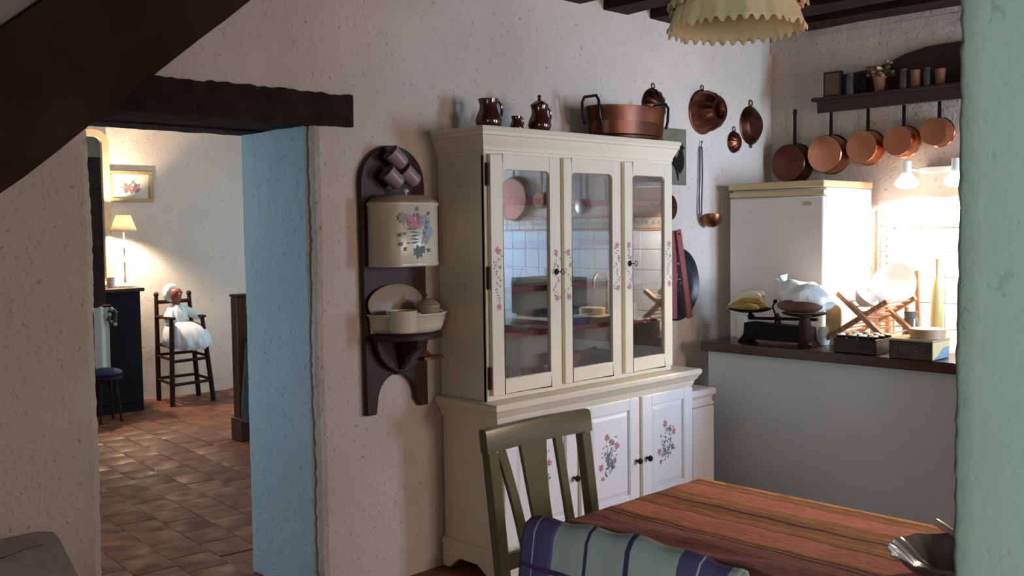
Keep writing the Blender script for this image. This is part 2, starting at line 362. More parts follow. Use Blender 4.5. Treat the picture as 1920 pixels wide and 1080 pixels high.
# terracotta tiles one by one where the doorway shows them, laid in staggered rows turned a little
tw, tl = .196, .236
tmesh = None; ang = math.radians(-4.5+90)
ct, st_ = math.cos(ang), math.sin(ang)
for i in range(-40, 40):
    for j in range(-40, 60):
        u = j*.24 + (.12 if i % 2 else 0); v = i*.2
        x = 1.9 + u*ct - v*st_; y = 4.0 + u*st_ + v*ct
        if y < 3.52 or y > 8.95: continue
        xa = y*.372-.12; xb = min(y*.60+.05, 5.3)          # the wedge of floor seen through the doorway
        if y < 4.25: xa, xb = 1.46, 2.14
        if x < xa-.1 or x > xb: continue
        if tmesh is None:
            mb = MB(); mb.moulding(-tl/2+.004, tl/2-.004, -tw/2+.004, tw/2, [(.004,-.006),(.004,-.002),(0,0)])
            t0 = obj('floor_tile', mb, K['terracotta'], floor, recalc=True); tmesh = t0.data; o = t0
        else:
            o = bpy.data.objects.new('floor_tile', tmesh); COL.objects.link(o); o.parent = floor
        o.location = (x, y, rnd.uniform(-.0015, .0012)); o.rotation_euler = (rnd.uniform(-.006,.006), rnd.uniform(-.006,.006), ang + (PI if rnd.random() < .5 else 0))

HT = 2.95
def rounded(x0, x1, y0, y1, r=.03, which=('l','r')):   # xy profile with rounded, jittered corners on the chosen sides
    p = []
    if 'l' in which: p += [(x0, y1-r, 1), (x0, y0+r+.2, 1), (x0, y0+r, 1), (x0+r*.3, y0+r*.3, 1), (x0+r, y0, 1), (x0+r+.05, y0, 0)]
    else: p += [(x0, y1), (x0, y0)]
    if 'r' in which: p += [(x1-r-.05, y0, 0), (x1-r, y0, 1), (x1-r*.3, y0+r*.3, 1), (x1, y0+r, 1), (x1, y1-r, 1)]
    else: p += [(x1, y0), (x1, y1)]
    if 'l' in which: p += [(x0+r, y1)]
    return p
mb = MB()
mb.pillar(rounded(2.254, 6.0, 3.47, 4.03, .03, ('l',)), -.05, 2.05, 110, .0055, rnd)
mb.pillar(rounded(-2.5, 1.352, 3.47, 4.03, .03, ('r',)), -.05, 2.05, 110, .0055, rnd)
mb.box(-2.5, 1.3, 3.47, 4.03, 2.05, HT); mb.box(2.3, 6.0, 3.47, 4.03, 2.05, HT); mb.box(1.3, 2.3, 3.47, 4.03, 2.10, HT)
wall_back = tag(obj('wall_back', mb, K['plaster'], smooth=15), kind='structure')
# right jamb reveal: thin plaster skin with cool daylight put into its colour
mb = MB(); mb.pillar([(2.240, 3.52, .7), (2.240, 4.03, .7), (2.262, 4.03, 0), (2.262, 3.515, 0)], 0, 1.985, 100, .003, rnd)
tag(obj('trim_2', mb, K['plaster_blue_lit'], smooth=60), 'plaster reveal of the doorway tinted with cool daylight', kind='structure')
# lintel
mb = MB()
def rough_beam(mb, x0, x1, y0, y1, z0, z1, n, jit, mi=0):
    vs = []
    for i in range(n+1):
        x = x0+(x1-x0)*i/n; j = lambda: rnd.uniform(-jit, jit)
        vs += [(x, y0+j()*.4, z0+j()*.5), (x, y1, z0+j()*.5), (x, y1, z1+j()), (x, y0+j()*.4, z1+j())]
    fs = [(i*4+k, i*4+(k+1) % 4, i*4+4+(k+1) % 4, i*4+4+k) for i in range(n) for k in range(4)] + [(0,1,2,3), (n*4+3, n*4+2, n*4+1, n*4)]
    mb.add(vs, fs, mi)
rough_beam(mb, 1.12, 2.443, 3.452, 3.66, 1.985, 2.118, 60, .006)
rough_beam(mb, 1.345, 2.25, 3.662, 3.85, 1.992, 2.13, 20, .004)
rough_beam(mb, 1.345, 2.25, 3.852, 4.04, 1.985, 2.13, 20, .004)
tag(obj('trim_1', mb, K['dark_wood'], smooth=25), 'dark rough oak lintel over the doorway', kind='structure')

wall_right = tag(obj('wall_right', MB().box(5.76, 6.0, -2.5, 3.47, -.05, HT), K['plaster']), kind='structure')
tag(obj('trim_3', MB().moulding(5.735, 5.735, -2.5, 3.47, [(0,2.66),(.0,2.735)]).box(5.738, 5.77, -2.5, 3.46, 2.665, 2.9), K['plaster']), 'plaster band along the top of the kitchen wall', kind='structure')
def wall_hole(name, axis, v0, v1, a0, a1, h0, h1, hz0, hz1, m):     # a wall slab with a window hole
    mb = MB()
    def bx(p0, p1, z0, z1):
        if axis == 'x': mb.box(v0, v1, p0, p1, z0, z1)
        else: mb.box(p0, p1, v0, v1, z0, z1)
    bx(a0, h0, -.05, HT); bx(h1, a1, -.05, HT); bx(h0, h1, -.05, hz0); bx(h0, h1, hz1, HT)
    return tag(obj(name, mb, m), kind='structure')
wall_hole('wall_left', 'x', -2.5, -2.2, -2.8, 3.5, -2.4, -.6, .8, 2.2, K['plaster'])
mb = MB()
for a0, a1, z0, z1 in ((-2.5, 3.3, -.05, HT), (4.5, 6.0, -.05, HT), (3.3, 4.5, -.05, 1.0), (3.3, 4.5, 2.3, HT)): mb.box(a0, a1, -2.8, -2.5, z0, z1)
tag(obj('wall_front', mb, K['plaster']), kind='structure')
mb = MB()
for a0, a1, z0, z1 in ((4.78, 4.95, -.05, HT), (5.62, 5.76, -.05, HT), (4.95, 5.62, -.05, 1.0), (4.95, 5.62, 2.2, HT)): mb.box(a0, a1, -.7, -.5, z0, z1)
tag(obj('wall_kitchen_end', mb, K['plaster']), kind='structure')
wall_hole('wall_bedroom_left', 'x', -.05, .2, 4.03, 9.3, 4.8, 6.4, .8, 2.2, K['plaster'])
tag(obj('wall_bedroom_back', MB().box(-.05, 6.3, 9.0, 9.3, -.05, HT), K['plaster']), kind='structure')
wall_hole('wall_bedroom_right', 'x', 6.0, 6.3, 4.0, 9.0, 6.1, 7.7, .8, 2.2, K['plaster'])
def window(n, axis, v, a0, a1, z0, z1):
    wf = MB(); t = .06
    def bx(p0, p1, q0, q1, th=.05):
        if axis == 'x': wf.box(v-th/2, v+th/2, p0, p1, q0, q1)
        else: wf.box(p0, p1, v-th/2, v+th/2, q0, q1)
    bx(a0, a1, z0, z0+t); bx(a0, a1, z1-t, z1); bx(a0, a0+t, z0+t, z1-t); bx(a1-t, a1, z0+t, z1-t)
    m = (a0+a1)/2; bx(m-.03, m+.03, z0+t, z1-t); bx(a0+t, a1-t, z0+(z1-z0)*.6-.015, z0+(z1-z0)*.6+.015)
    c = [v, m, z0] if axis == 'x' else [m, v, z0]
    f = tag(obj('window_%d' % n, wf, K['white_paint'], at=c, bevel=.004), kind='structure')
    for q0, q1 in ((a0+t, m-.03), (m+.03, a1-t)):
        g = MB()
        if axis == 'x': g.box(v-.003, v+.003, q0, q1, z0+t, z1-t)
        else: g.box(q0, q1, v-.003, v+.003, z0+t, z1-t)
        obj('pane', g, K['window_glass'], f, absolute=True)
window(1, 'x', -2.26, -2.4, -.6, .8, 2.2); window(2, 'y', -2.56, 3.3, 4.5, 1.0, 2.3); window(4, 'y', -.57, 4.95, 5.62, 1.0, 2.2); window(5, 'x', 6.07, 6.1, 7.7, .8, 2.2); window(3, 'x', .12, 4.8, 6.4, .8, 2.2)
# near pier, close on the right, with a rough edge
mb = MB()
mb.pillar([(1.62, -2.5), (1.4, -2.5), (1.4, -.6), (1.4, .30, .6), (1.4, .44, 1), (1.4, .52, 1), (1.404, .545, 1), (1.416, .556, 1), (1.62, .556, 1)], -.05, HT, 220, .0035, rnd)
tag(obj('wall_pier', mb, K['plaster_green_lit'], smooth=60), kind='structure')
# ceiling: boards and beams
ceil = tag(obj('ceiling', MB().box(-2.5, 6.3, -2.8, 9.3, HT-.05, HT+.1), K['plaster']), kind='structure')
bx0 = 4.085
xs = [bx0 + .395*k for k in range(-11, 5)]
for x in xs:
    if x < -.4: continue
    mb = MB(); 
    n = 24; vs = []
    for i in range(n+1):
        y = -2.5+5.97*i/n; j = lambda: rnd.uniform(-.005, .005)
        vs += [(x+j(), y, 2.715+j()), (x+.2+j(), y, 2.715+j()), (x+.2, y, 2.905), (x, y, 2.905)]
    mb.add(vs, [(i*4+k, i*4+(k+1) % 4, i*4+4+(k+1) % 4, i*4+4+k) for i in range(n) for k in range(4)] + [(0,1,2,3), (n*4+3,n*4+2,n*4+1,n*4)])
    if x+.2 < 5.74: obj('beam', mb, K['dark_wood'], ceil, smooth=25)
for k in range(12):
    obj('board', MB().box(2.6, 5.75, -2.45+k*.49, -2.45+k*.49+.482, 2.895, 2.906), K['dark_wood'], ceil)
# low bar partition
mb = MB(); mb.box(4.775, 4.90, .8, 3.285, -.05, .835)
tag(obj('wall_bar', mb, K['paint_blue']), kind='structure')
# glazed kitchen tiles on the right wall
for zi in range(5):
    for yi in range(16):
        y1 = 2.63-.15*yi; z0 = .79+.15*zi
        if zi == 0 and yi == 0:
            tl0 = obj('wall_tile', MB().box(5.750, 5.762, -.0735, .0735, -.0735, .0735), K['tile'], wall_right, bevel=.002); 
            o = tl0
        else:
            o = tl0.copy(); COL.objects.link(o); o.parent = wall_right
        o.location = (rnd.uniform(-.0012, .0012), y1-.075, z0+.075)
def motif(mb, cy, cz, s, x):
    for a in (PI/4, -PI/4):
        mb.add([(x, -s, -s*.18), (x, s, -s*.18), (x, s, s*.18), (x, -s, s*.18)], [(0,1,2,3)], 0, T((0, cy, cz)) @ RX(a))
bt0 = None
def border(y0, y1, z0, z1):
    o = obj('border_tile', MB().box(5.748, 5.762, y0+.002, y1-.002, z0+.002, z1-.002), K['tile_border'], wall_right, bevel=.002)
    mm = MB(); cy, cz = (y0+y1)/2, (z0+z1)/2
    for k in (-1, 0, 1):
        if y1-y0 > z1-z0: motif(mm, cy+k*(y1-y0)*.3, cz, .016, 5.7475)
        else: motif(mm, cy, cz+k*(z1-z0)*.3, .016, 5.7475)
    obj('motif', mm, K['leaf_dark'], o, recalc=False)
for k in range(17): border(2.72-.15*(k+1), 2.72-.15*k, 1.545, 1.63)
for k in range(5): border(2.635, 2.72, .79+.15*k, .79+.15*k+.15)
obj('listel', MB().box(5.744, 5.762, .15, 2.735, 1.631, 1.645), K['listel'], wall_right)
obj('listel', MB().box(5.744, 5.762, .15, 2.635, 1.533, 1.544), K['listel'], wall_right)
obj('listel', MB().box(5.744, 5.762, 2.721, 2.735, .79, 1.631), K['listel'], wall_right)

# ------------------------------------------------------------------ staircase (upper left)
st = thing('staircase', 'dark wooden staircase rising diagonally across the upper left corner', 'staircase', (0, 2.5, 0))
sl = (2.197-1.647)/(1.431-.761)
def zlow(x): return 1.647+(x-.761)*sl
n = 40; vs = []
for i in range(n+1):
    x = -1.2+3.1*i/n; z = zlow(x); j = lambda: rnd.uniform(-.004, .004)
    h = .372+.004*i/n
    vs += [(x, 2.5+j(), z+j()), (x, 2.59, z+j()), (x, 2.59, z+h), (x, 2.5+j(), z+h+j())]
mb = MB(); mb.add(vs, [(i*4+k, i*4+(k+1) % 4, i*4+4+(k+1) % 4, i*4+4+k) for i in range(n) for k in range(4)] + [(0,1,2,3), (n*4+3,n*4+2,n*4+1,n*4)])
obj('stringer', mb, K['stair_wood'], st, absolute=True, smooth=25)
for k in range(9):
    x = -.9+.245*k; z = zlow(x+.25)+.03
    obj('tread', MB().box(x, x+.25, 2.58, 3.44, z, z+.035), K['stair_wood'], st, absolute=True, bevel=.004)
mb = MB(); vs = []
for x in (-1.2, 1.9): vs += [(x, 3.42, zlow(x)+.06), (x, 3.465, zlow(x)+.06), (x, 3.465, zlow(x)+.30), (x, 3.42, zlow(x)+.30)]
mb.add(vs, [(k, (k+1) % 4, 4+(k+1) % 4, 4+k) for k in range(4)] + [(0,1,2,3), (7,6,5,4)])
obj('wall_stringer', mb, K['stair_wood'], st, absolute=True)

# stone bench, lower left
be = thing('stone_bench', 'grey stone slab bench with a crack, against the wall at lower left', 'bench', (.6, 3.1, 0))
obj('slab', MB().prism([(.0, 3.46), (.0, 2.4), (.955, 2.4), (1.06, 2.9), (1.155, 3.33), (1.165, 3.42), (1.13, 3.46)], .505, .558, 'xy'), K['stone'], be, absolute=True, bevel=.008)
obj('base', MB().prism([(.04, 3.46), (.04, 2.5), (.9, 2.5), (1.08, 3.4), (1.06, 3.46)], 0, .505, 'xy'), K['plaster'], be, absolute=True)
mb = MB(); pts = [(.72, 3.16), (.82, 3.20), (.90, 3.235), (.96, 3.25), (1.02, 3.285), (1.09, 3.295)]
for i in range(len(pts)-1):
    (a, b), (c, d) = pts[i], pts[i+1]; t = .006 if i != 2 else .010
    mb.add([(a, b-t/2, .5586), (c, d-t/2, .5586), (c, d+t/2, .5586), (a, b+t/2, .5586)], [(0,1,2,3)])
obj('crack', mb, K['crack'], be, absolute=True, recalc=False)
mb = MB()
for i in range(16):
    a = rnd.uniform(-.5, 1.2); cx = rnd.uniform(.70, .97); cy = rnd.uniform(2.78, 2.93); L = rnd.uniform(.015, .03)
    M = T((cx, cy, .5587)) @ RZ(a); mb.add([(-L,0,0), (0,-L*.28,0), (L,0,0), (0,L*.28,0)], [(0,1,2,3)], 0, M)
tag(obj('leaf_stain', mb, K['garland'], be, absolute=True, recalc=False), kind='stuff')
pt = thing('small_pot', 'small ochre glazed pot on the grey stone bench', 'pot', (.925, 3.36, .559))
obj('body', MB().lathe([(.02,0),(.036,.012),(.040,.03),(.03,.05),(.024,.058),(.027,.064),(.02,.06)], 20), K['ochre'], pt)
obj('lid', MB().lathe([(.026,.063),(.02,.072),(.006,.075),(.007,.083),(0,.086)], 16), K['glaze'], pt)

# ------------------------------------------------------------------ painted flower sprays (flat paint on doors and pots)
def spray(name, parent, cx, y, cz, wdt, hgt, seed, mats, nb=7, column=False, warp=None):
    r = random.Random(seed); mb = MB()
    def leaf(px, pz, a, L, wd, mi):
        c, s = math.cos(a), math.sin(a)
        q = [(-L, 0), (0, -wd), (L, 0), (0, wd)]
        mb.add([(px+u*c-v*s, y-1.5e-5*len(mb.f), pz+u*s+v*c) for u, v in q], [(0,1,2,3)], mi)
    def flower(px, pz, R, mi):
        for k in range(6):
            a = k*PI/3+r.random()*.5; leaf(px+R*.55*math.cos(a), pz+R*.55*math.sin(a), a, R*.55, R*.25, mi)
    if column:
        n = int(hgt/.012)
        for i in range(n):
            t = i/(n-1); z = cz-hgt/2+hgt*t; x = cx+wdt*.28*math.sin(t*14+seed)
            leaf(x+r.uniform(-1,1)*wdt*.3, z, r.uniform(-1.2, 1.2)+PI/2*(i % 2), .0085, .003, 1)
            if i % 3 == 0: leaf(x, z, PI/2+r.uniform(-.5,.5), .011, .0012, 1)
        flower(cx, cz+hgt/2, wdt*.36, 0); flower(cx+wdt*.1, cz-hgt/2, wdt*.34, 0)
        flower(cx+wdt*.25, cz+hgt*.2, wdt*.18, 2)
    else:
        for i in range(nb*9):
            t = r.random(); ax = (r.random()+r.random()-1)
            x = cx+ax*wdt*.5; z = cz+(t-.5)*hgt*.8+ax*hgt*.15
            leaf(x, z, r.uniform(0, PI), r.uniform(.007, .014), r.uniform(.0026, .0046), 1)
        for i in range(nb):
            x0 = cx+r.uniform(-.1,.1)*wdt; z0 = cz-hgt*.3; x1 = cx+r.uniform(-.45,.45)*wdt; z1 = cz+r.uniform(-.1,.42)*hgt
            leaf((x0+x1)/2, (z0+z1)/2, math.atan2(z1-z0, x1-x0), math.hypot(x1-x0, z1-z0)/2, .0016, 1)
        for fx, fz, R, mi in ((-.12,.5,.021,0), (.42,.25,.019,0), (-.45,-.2,.020,0), (.18,.34,.013,2), (-.38,-.48,.012,0), (.3,-.12,.012,2)):
            flower(cx+fx*wdt, cz+fz*hgt, R, mi)
    if warp: mb.v = [warp(p) for p in mb.v]
    return obj(name, mb, mats, parent, absolute=True, smooth=0, recalc=False)
FL = [K['flower_pink'], K['leaf_dark'], K['flower_rose']]

# ------------------------------------------------------------------ dresser
D = thing('dresser', 'cream painted dresser with three glazed doors and floral painted cupboard doors', 'dresser', (3.61, 3.27, 0))
A_ = dict(parent=D, absolute=True)
# plinth with bracket feet
mb = MB()
mb.prism([(2.893,0),(3.02,0),(3.06,.03),(3.12,.055),(3.9,.055),(4.1,.055),(4.17,.03),(4.22,0),(4.345,0),(4.345,.11),(2.893,.11)], 3.06, 3.085, 'xz')
for x in (2.893, 4.32): mb.prism([(3.085,0),(3.14,0),(3.18,.03),(3.22,.055),(3.34,.055),(3.38,.03),(3.41,0),(3.46,0),(3.46,.11),(3.085,.11)], x, x+.025, 'yz')
obj('plinth', mb, K['cream'], bevel=.004, **A_)
obj('plinth_moulding', MB().moulding(2.905, 4.333, 3.075, 3.46, [(.014,.11),(.014,.122),(.004,.135),(0,.135)]), K['cream'], **A_)
obj('base_body', MB().box(2.91, 4.33, 3.095, 3.46, .112, .735), K['cream'], bevel=.003, **A_)
obj('counter', MB().moulding(2.905, 4.335, 3.09, 3.462, [(.0,.70),(.006,.712),(.010,.725),(.010,.732),(.022,.742),(.028,.756),(.036,.766),(.040,.770),(.040,.788),(.034,.795)]), K['cream'], **A_)
# upper carcass
hb = MB(); hb.box(2.905, 2.925, 3.157, 3.462, .796, 1.89); hb.box(4.215, 4.235, 3.157, 3.462, .796, 1.89)
hb.box(2.925, 4.215, 3.445, 3.462, .796, 1.89); hb.box(2.925, 4.215, 3.157, 3.445, 1.868, 1.89); hb.box(2.925, 4.215, 3.157, 3.445, .796, .816)
obj('upper_case', hb, K['cream'], **A_)
fb = MB()
for a, b in ((2.905, 2.945), (3.345, 3.40), (3.78, 3.845), (4.195, 4.235)): fb.box(a, b, 3.150, 3.170, .797, 1.89)
fb.box(2.945, 4.195, 3.151, 3.169, 1.85, 1.889); fb.box(2.945, 4.195, 3.151, 3.169, .797, .835)
obj('face_frame', fb, K['cream'], **A_)
obj('cornice', MB().moulding(2.903, 4.237, 3.150, 3.466, [(.0,1.872),(.004,1.880),(.004,1.892),(.008,1.896),(.008,1.908),(.012,1.918),(.020,1.934),(.026,1.950),(.028,1.956),(.034,1.960),(.034,1.974),(.040,1.978),(.040,1.990),(.036,1.996)]), K['cream'], **A_)
for z in (1.668, 1.47, 1.265, 1.06):
    s = obj('shelf', MB().box(2.926, 4.214, 3.21, 3.444, z, z+.018), K['cream'], **A_)
    obj('shelf_edge', MB().box(2.926, 4.214, 3.200, 3.209, z-.004, z+.022), K['pink'], parent=s, absolute=True)
def glass_door(x0, x1, px0, px1, hinge):
    f = MB(); z0, z1, q0, q1 = .822, 1.877, .890, 1.812
    f.box(x0, px0, 3.128, 3.149, z0, z1); f.box(px1, x1, 3.128, 3.149, z0, z1); f.box(px0, px1, 3.128, 3.149, z0, q0)
    # top rail with softly rounded inner corners
    r = .022; pl = [(px0, z1), (px0, q1-r), (px0+r*.3, q1-r*.3), (px0+r, q1), (px1-r, q1), (px1-r*.3, q1-r*.3), (px1, q1-r), (px1, z1)]
    f.prism(pl, 3.128, 3.149, 'xz')
    d = obj('glass_door', f, K['cream'], bevel=.003, **A_)
    obj('pane', MB().box(px0-.004, px1+.004, 3.138, 3.142, q0-.004, q1+.002), K['pane'], d, absolute=True)
    return d
gd = [glass_door(2.920, 3.362, 2.994, 3.292, 1), glass_door(3.386, 3.797, 3.440, 3.736, 1), glass_door(3.830, 4.220, 3.892, 4.155, 1)]
for d, x, s in ((gd[0], 2.957, 1), (gd[0], 3.328, 2), (gd[1], 3.412, 3), (gd[1], 3.768, 4), (gd[2], 3.860, 5), (gd[2], 4.188, 6)):
    spray('painted_flowers', d, x, 3.1272, 1.335 if s < 4 else 1.36, .05, .21 if s > 1 else .25, s, FL, column=True)
def key(d, x, z):
    k = obj('escutcheon', MB().lathe([(.014,0),(.014,.004),(.008,.008)], 16, M=T((x, 3.1285, z)) @ RX(PI/2)), K['iron'], d, absolute=True)
    kk = MB(); kk.tube([(x, 3.12, z), (x, 3.095, z)], .0028, 6); kk.tube([(x+.010*math.cos(a), 3.088, z+.013*math.sin(a)) for a in [i*PI/6 for i in range(12)]], .002, 5, closed=True)
    obj('key', kk, K['iron'], k, absolute=True)
key(gd[0], 3.330, 1.352); key(gd[2], 3.866, 1.372)
for z in (1.79, 1.34, .90): obj('hinge', MB().box(2.9095, 2.9205, 3.136, 3.152, z-.05, z+.05).tube([(2.913, 3.137, z-.045), (2.913, 3.137, z+.045)], .005, 8), K['hinge'], **A_)
def cup_door(x0, x1, side, seed):
    f = MB(); z0, z1 = .15, .700; s = .075
    f.box(x0, x0+s, 3.076, 3.094, z0, z1); f.box(x1-s, x1, 3.076, 3.094, z0, z1); f.box(x0+s, x1-s, 3.076, 3.094, z0, z0+.07); f.box(x0+s, x1-s, 3.076, 3.094, z1-.055, z1)
    d = obj('cupboard_door', f, K['white_paint'], bevel=.004, **A_)
    p0, p1, r0, r1 = x0+s, x1-s, z0+.07, z1-.055
    pm = MB(); e = .024
    vs = [(p0, 3.092, r0), (p1, 3.092, r0), (p1, 3.092, r1), (p0, 3.092, r1), (p0+.006, 3.088, r0+.006), (p1-.006, 3.088, r0+.006), (p1-.006, 3.088, r1-.006), (p0+.006, 3.088, r1-.006),
          (p0+e, 3.079, r0+e), (p1-e, 3.079, r0+e), (p1-e, 3.079, r1-e), (p0+e, 3.079, r1-e)]
    pm.add(vs, [(i, (i+1) % 4, 4+(i+1) % 4, 4+i) for i in range(4)] + [(4+i, 4+(i+1) % 4, 8+(i+1) % 4, 8+i) for i in range(4)] + [(8,9,10,11), (3,2,1,0)])
    pn = obj('panel', pm, K['white_paint'], d, absolute=True, smooth=20)
    spray('painted_flowers', pn, (p0+p1)/2-.01, 3.0783, .435, .14, .20, seed, FL)
    kx = x1-.025 if side > 0 else x0+.03
    obj('knob', MB().lathe([(.006,0),(.005,.012),(.013,.018),(.016,.024),(.013,.031),(.0,.034)], 18, M=T((kx, 3.0765, .385)) @ RX(PI/2)), K['iron'], d, absolute=True)
    return d
cup_door(2.93, 3.405, 1, 11); cup_door(3.43, 3.872, 1, 12); cup_door(3.898, 4.325, -1, 13)
obj('hinge', MB().box(2.915, 2.9295, 3.078, 3.0955, .55, .63), K['hinge'], **A_)

# little white column cupboard between dresser and bar
wc = thing('narrow_cupboard', 'narrow white cupboard squeezed between dresser and bar', 'cupboard', (4.47, 3.3, 0))
obj('body', MB().box(4.385, 4.63, 3.17, 3.455, 0, .62), K['white_paint'], wc, absolute=True, bevel=.003)
obj('front_panel', MB().box(4.43, 4.63, 3.148, 3.169, .05, .555), K['white_paint'], wc, absolute=True, bevel=.004)
obj('top', MB().moulding(4.393, 4.625, 3.165, 3.455, [(.0,.555),(.012,.56),(.012,.572),(.004,.578),(.004,.60),(.02,.62),(.02,.645),(.012,.652)]), K['white_paint'], wc, absolute=True)

# ------------------------------------------------------------------ crockery inside the dresser
def lathe_thing(name, label, cat, loc, prof, m, n=28, group=None, sx=1, sy=1):
    o = obj(name, MB().lathe(prof, n, sx=sx, sy=sy), m); o.location = loc; return tag(o, label, cat, group)
BOWL = [(.0,.004),(.03,.0),(.034,.006),(.062,.04),(.075,.075),(.071,.075),(.056,.04),(.028,.012),(0,.01)]
CUP = [(.0,0),(.026,0),(.034,.02),(.042,.07),(.039,.07),(.03,.02),(0,.008)]
lathe_thing('bowl', 'white bowl on the third shelf behind the left glass door, nearer the hinges', 'bowl', (3.02, 3.33, 1.283), BOWL, K['white_china'])
lathe_thing('bowl', 'larger white bowl on the third shelf behind the left glass door, nearer the key', 'bowl', (3.20, 3.34, 1.283), [(r*1.2, z*1.1) for r, z in BOWL], K['white_china'])
def mug(name, label, loc, m, s=1, cat='cup', rot=0, group=None):
    t = thing(name, label, cat, loc, rot, group)
    obj('body', MB().lathe([(r*s, z*s) for r, z in [(0,0),(.034,0),(.037,.004),(.041,.085),(.043,.09),(.040,.088),(.034,.008),(0,.006)]], 24), m, t)
    obj('handle', MB().tube([(.040*s+.026*s*math.sin(a), 0, .046*s+.028*s*math.cos(a)) for a in [PI*i/10 for i in range(11)]], .0045*s, 6), m, t)
    return t
mug('jug', 'white jug on the top shelf behind the right glass door', (3.925, 3.27, 1.686), K['white_china'], 1.35, 'jug')
lathe_thing('glass_vase', 'pale glass vase on the top shelf behind the middle glass door', 'vase', (3.49, 3.32, 1.686), [(0,0),(.03,0),(.034,.01),(.02,.05),(.035,.11),(.033,.11),(.018,.05),(0,.012)], K['white_china'])
lathe_thing('goblet', 'pale goblet on the top shelf behind the left glass door', 'goblet', (3.03, 3.31, 1.686), [(0,0),(.03,0),(.03,.004),(.006,.012),(.006,.05),(.03,.075),(.033,.12),(.031,.12),(.026,.078),(0,.06)], K['white_china'])
def teapot(label, loc, m, s=1, rot=0):
    t = thing('teapot', label, 'teapot', loc, rot)
    obj('body', MB().lathe([(r*s, z*s) for r, z in [(0,0),(.04,0),(.043,.006),(.066,.035),(.07,.06),(.058,.088),(.036,.1),(0,.1)]], 26), m, t)
    l = obj('lid', MB().lathe([(r*s, z*s) for r, z in [(.037,.1),(.034,.108),(.015,.116),(.006,.119),(.011,.128),(0,.135)]], 20), m, t)
    obj('spout', MB().tube([(-.055*s,0,.04*s),(-.085*s,0,.055*s),(-.095*s,0,.085*s),(-.108*s,0,.1*s)], [.016*s,.013*s,.009*s,.007*s], 8), m, t)
    obj('handle', MB().tube([(.06*s+.03*s*math.sin(a),0,.055*s+.03*s*math.cos(a)) for a in [PI*i/8 for i in range(9)]], .006*s, 6), m, t)
    return t
teapot('pinkish white teapot on the bottom of the dresser behind the left door', (3.135, 3.245, .817), K['pink_china'], .85)
mug('cup', 'pink cup behind the teapot at the bottom of the dresser', (3.035, 3.30, .817), K['pink_china'], 1.0)
lathe_thing('serving_bowl', 'wide dark brown bowl at the bottom of the dresser behind the left door', 'bowl', (3.12, 3.375, .817), [(0,0),(.05,0),(.06,.01),(.10,.09),(.065,.145),(.062,.145),(.09,.09),(.05,.012),(0,.01)], K['glaze'], sy=.6)
lathe_thing('sugar_bowl', 'small white lidded sugar bowl beside the brown bowl at the bottom of the dresser', 'bowl', (3.26, 3.28, .817), [(0,0),(.03,0),(.045,.03),(.044,.05),(.03,.06),(.006,.07),(.008,.08),(0,.084)], K['pink_china'])
lathe_thing('white_box', 'low white round dish at the bottom of the dresser behind the middle door', 'dish', (3.52, 3.30, .817), [(0,0),(.07,0),(.075,.06),(.072,.06),(.066,.01),(0,.01)], K['white_china'])
for k in range(6):
    lathe_thing('dinner_plate', ['bottom plate of the blue-white stack behind the right glass door', 'second plate from the bottom of the stack behind the right glass door', 'third plate from the bottom of the stack behind the right glass door', 'third plate from the top of the stack behind the right glass door', 'second plate from the top of the stack behind the right glass door', 'topmost plate of the blue-white stack behind the right glass door'][k], 'plate', (3.99, 3.32, .817+k*.018), [(0,0),(.06,0),(.105,.016),(.107,.018),(.06,.006),(0,.005)], K['white_china'] if k % 2 else K['tin_blue'], group='plates stacked in the dresser')
lathe_thing('canister', 'white canister on the lowest shelf behind the left glass door', 'canister', (3.04, 3.30, 1.078), [(0,0),(.07,0),(.074,.01),(.074,.10),(.06,.125),(.02,.13),(0,.13)], K['white_china'])
lathe_thing('pie_dish', 'shallow white pie dish on the lowest shelf beside the canister', 'dish', (3.20, 3.30, 1.078), [(0,0),(.08,0),(.10,.03),(.098,.032),(.078,.006),(0,.005)], K['pink_china'])
for k, (m, h) in enumerate(((K['blue_book'], .03), (K['white_china'], .022), (K['tin_blue'], .026))):
    tag(obj('book', MB().box(-.11, .11, -.075, .075, 0, h-.001), m, bevel=.003), ['dark blue book at the foot of the pile behind the middle door', 'white book in the middle of the pile behind the middle door', 'blue-grey book on top of the pile behind the middle door'][k], 'book', 'books lying in the dresser')
    bpy.context.scene.collection.objects[-1].location = (3.6+.01*k, 3.33, 1.078+sum((.03,.022,.026)[:k]))
lathe_thing('salad_bowl', 'wide rose pink bowl at the bottom of the dresser behind the middle door', 'bowl', (3.63, 3.36, .817), [(r*1.3, z*1.5) for r, z in BOWL], K['pink'], sy=.8)
for k, x in enumerate((3.95, 4.08)):
    mug('coffee_cup', ['white coffee cup behind the right glass door, nearer its key, on the lowest shelf', 'white coffee cup behind the right glass door, nearer the wall corner, on the lowest shelf'][k], (x, 3.30, 1.078), K['white_china'], .9)

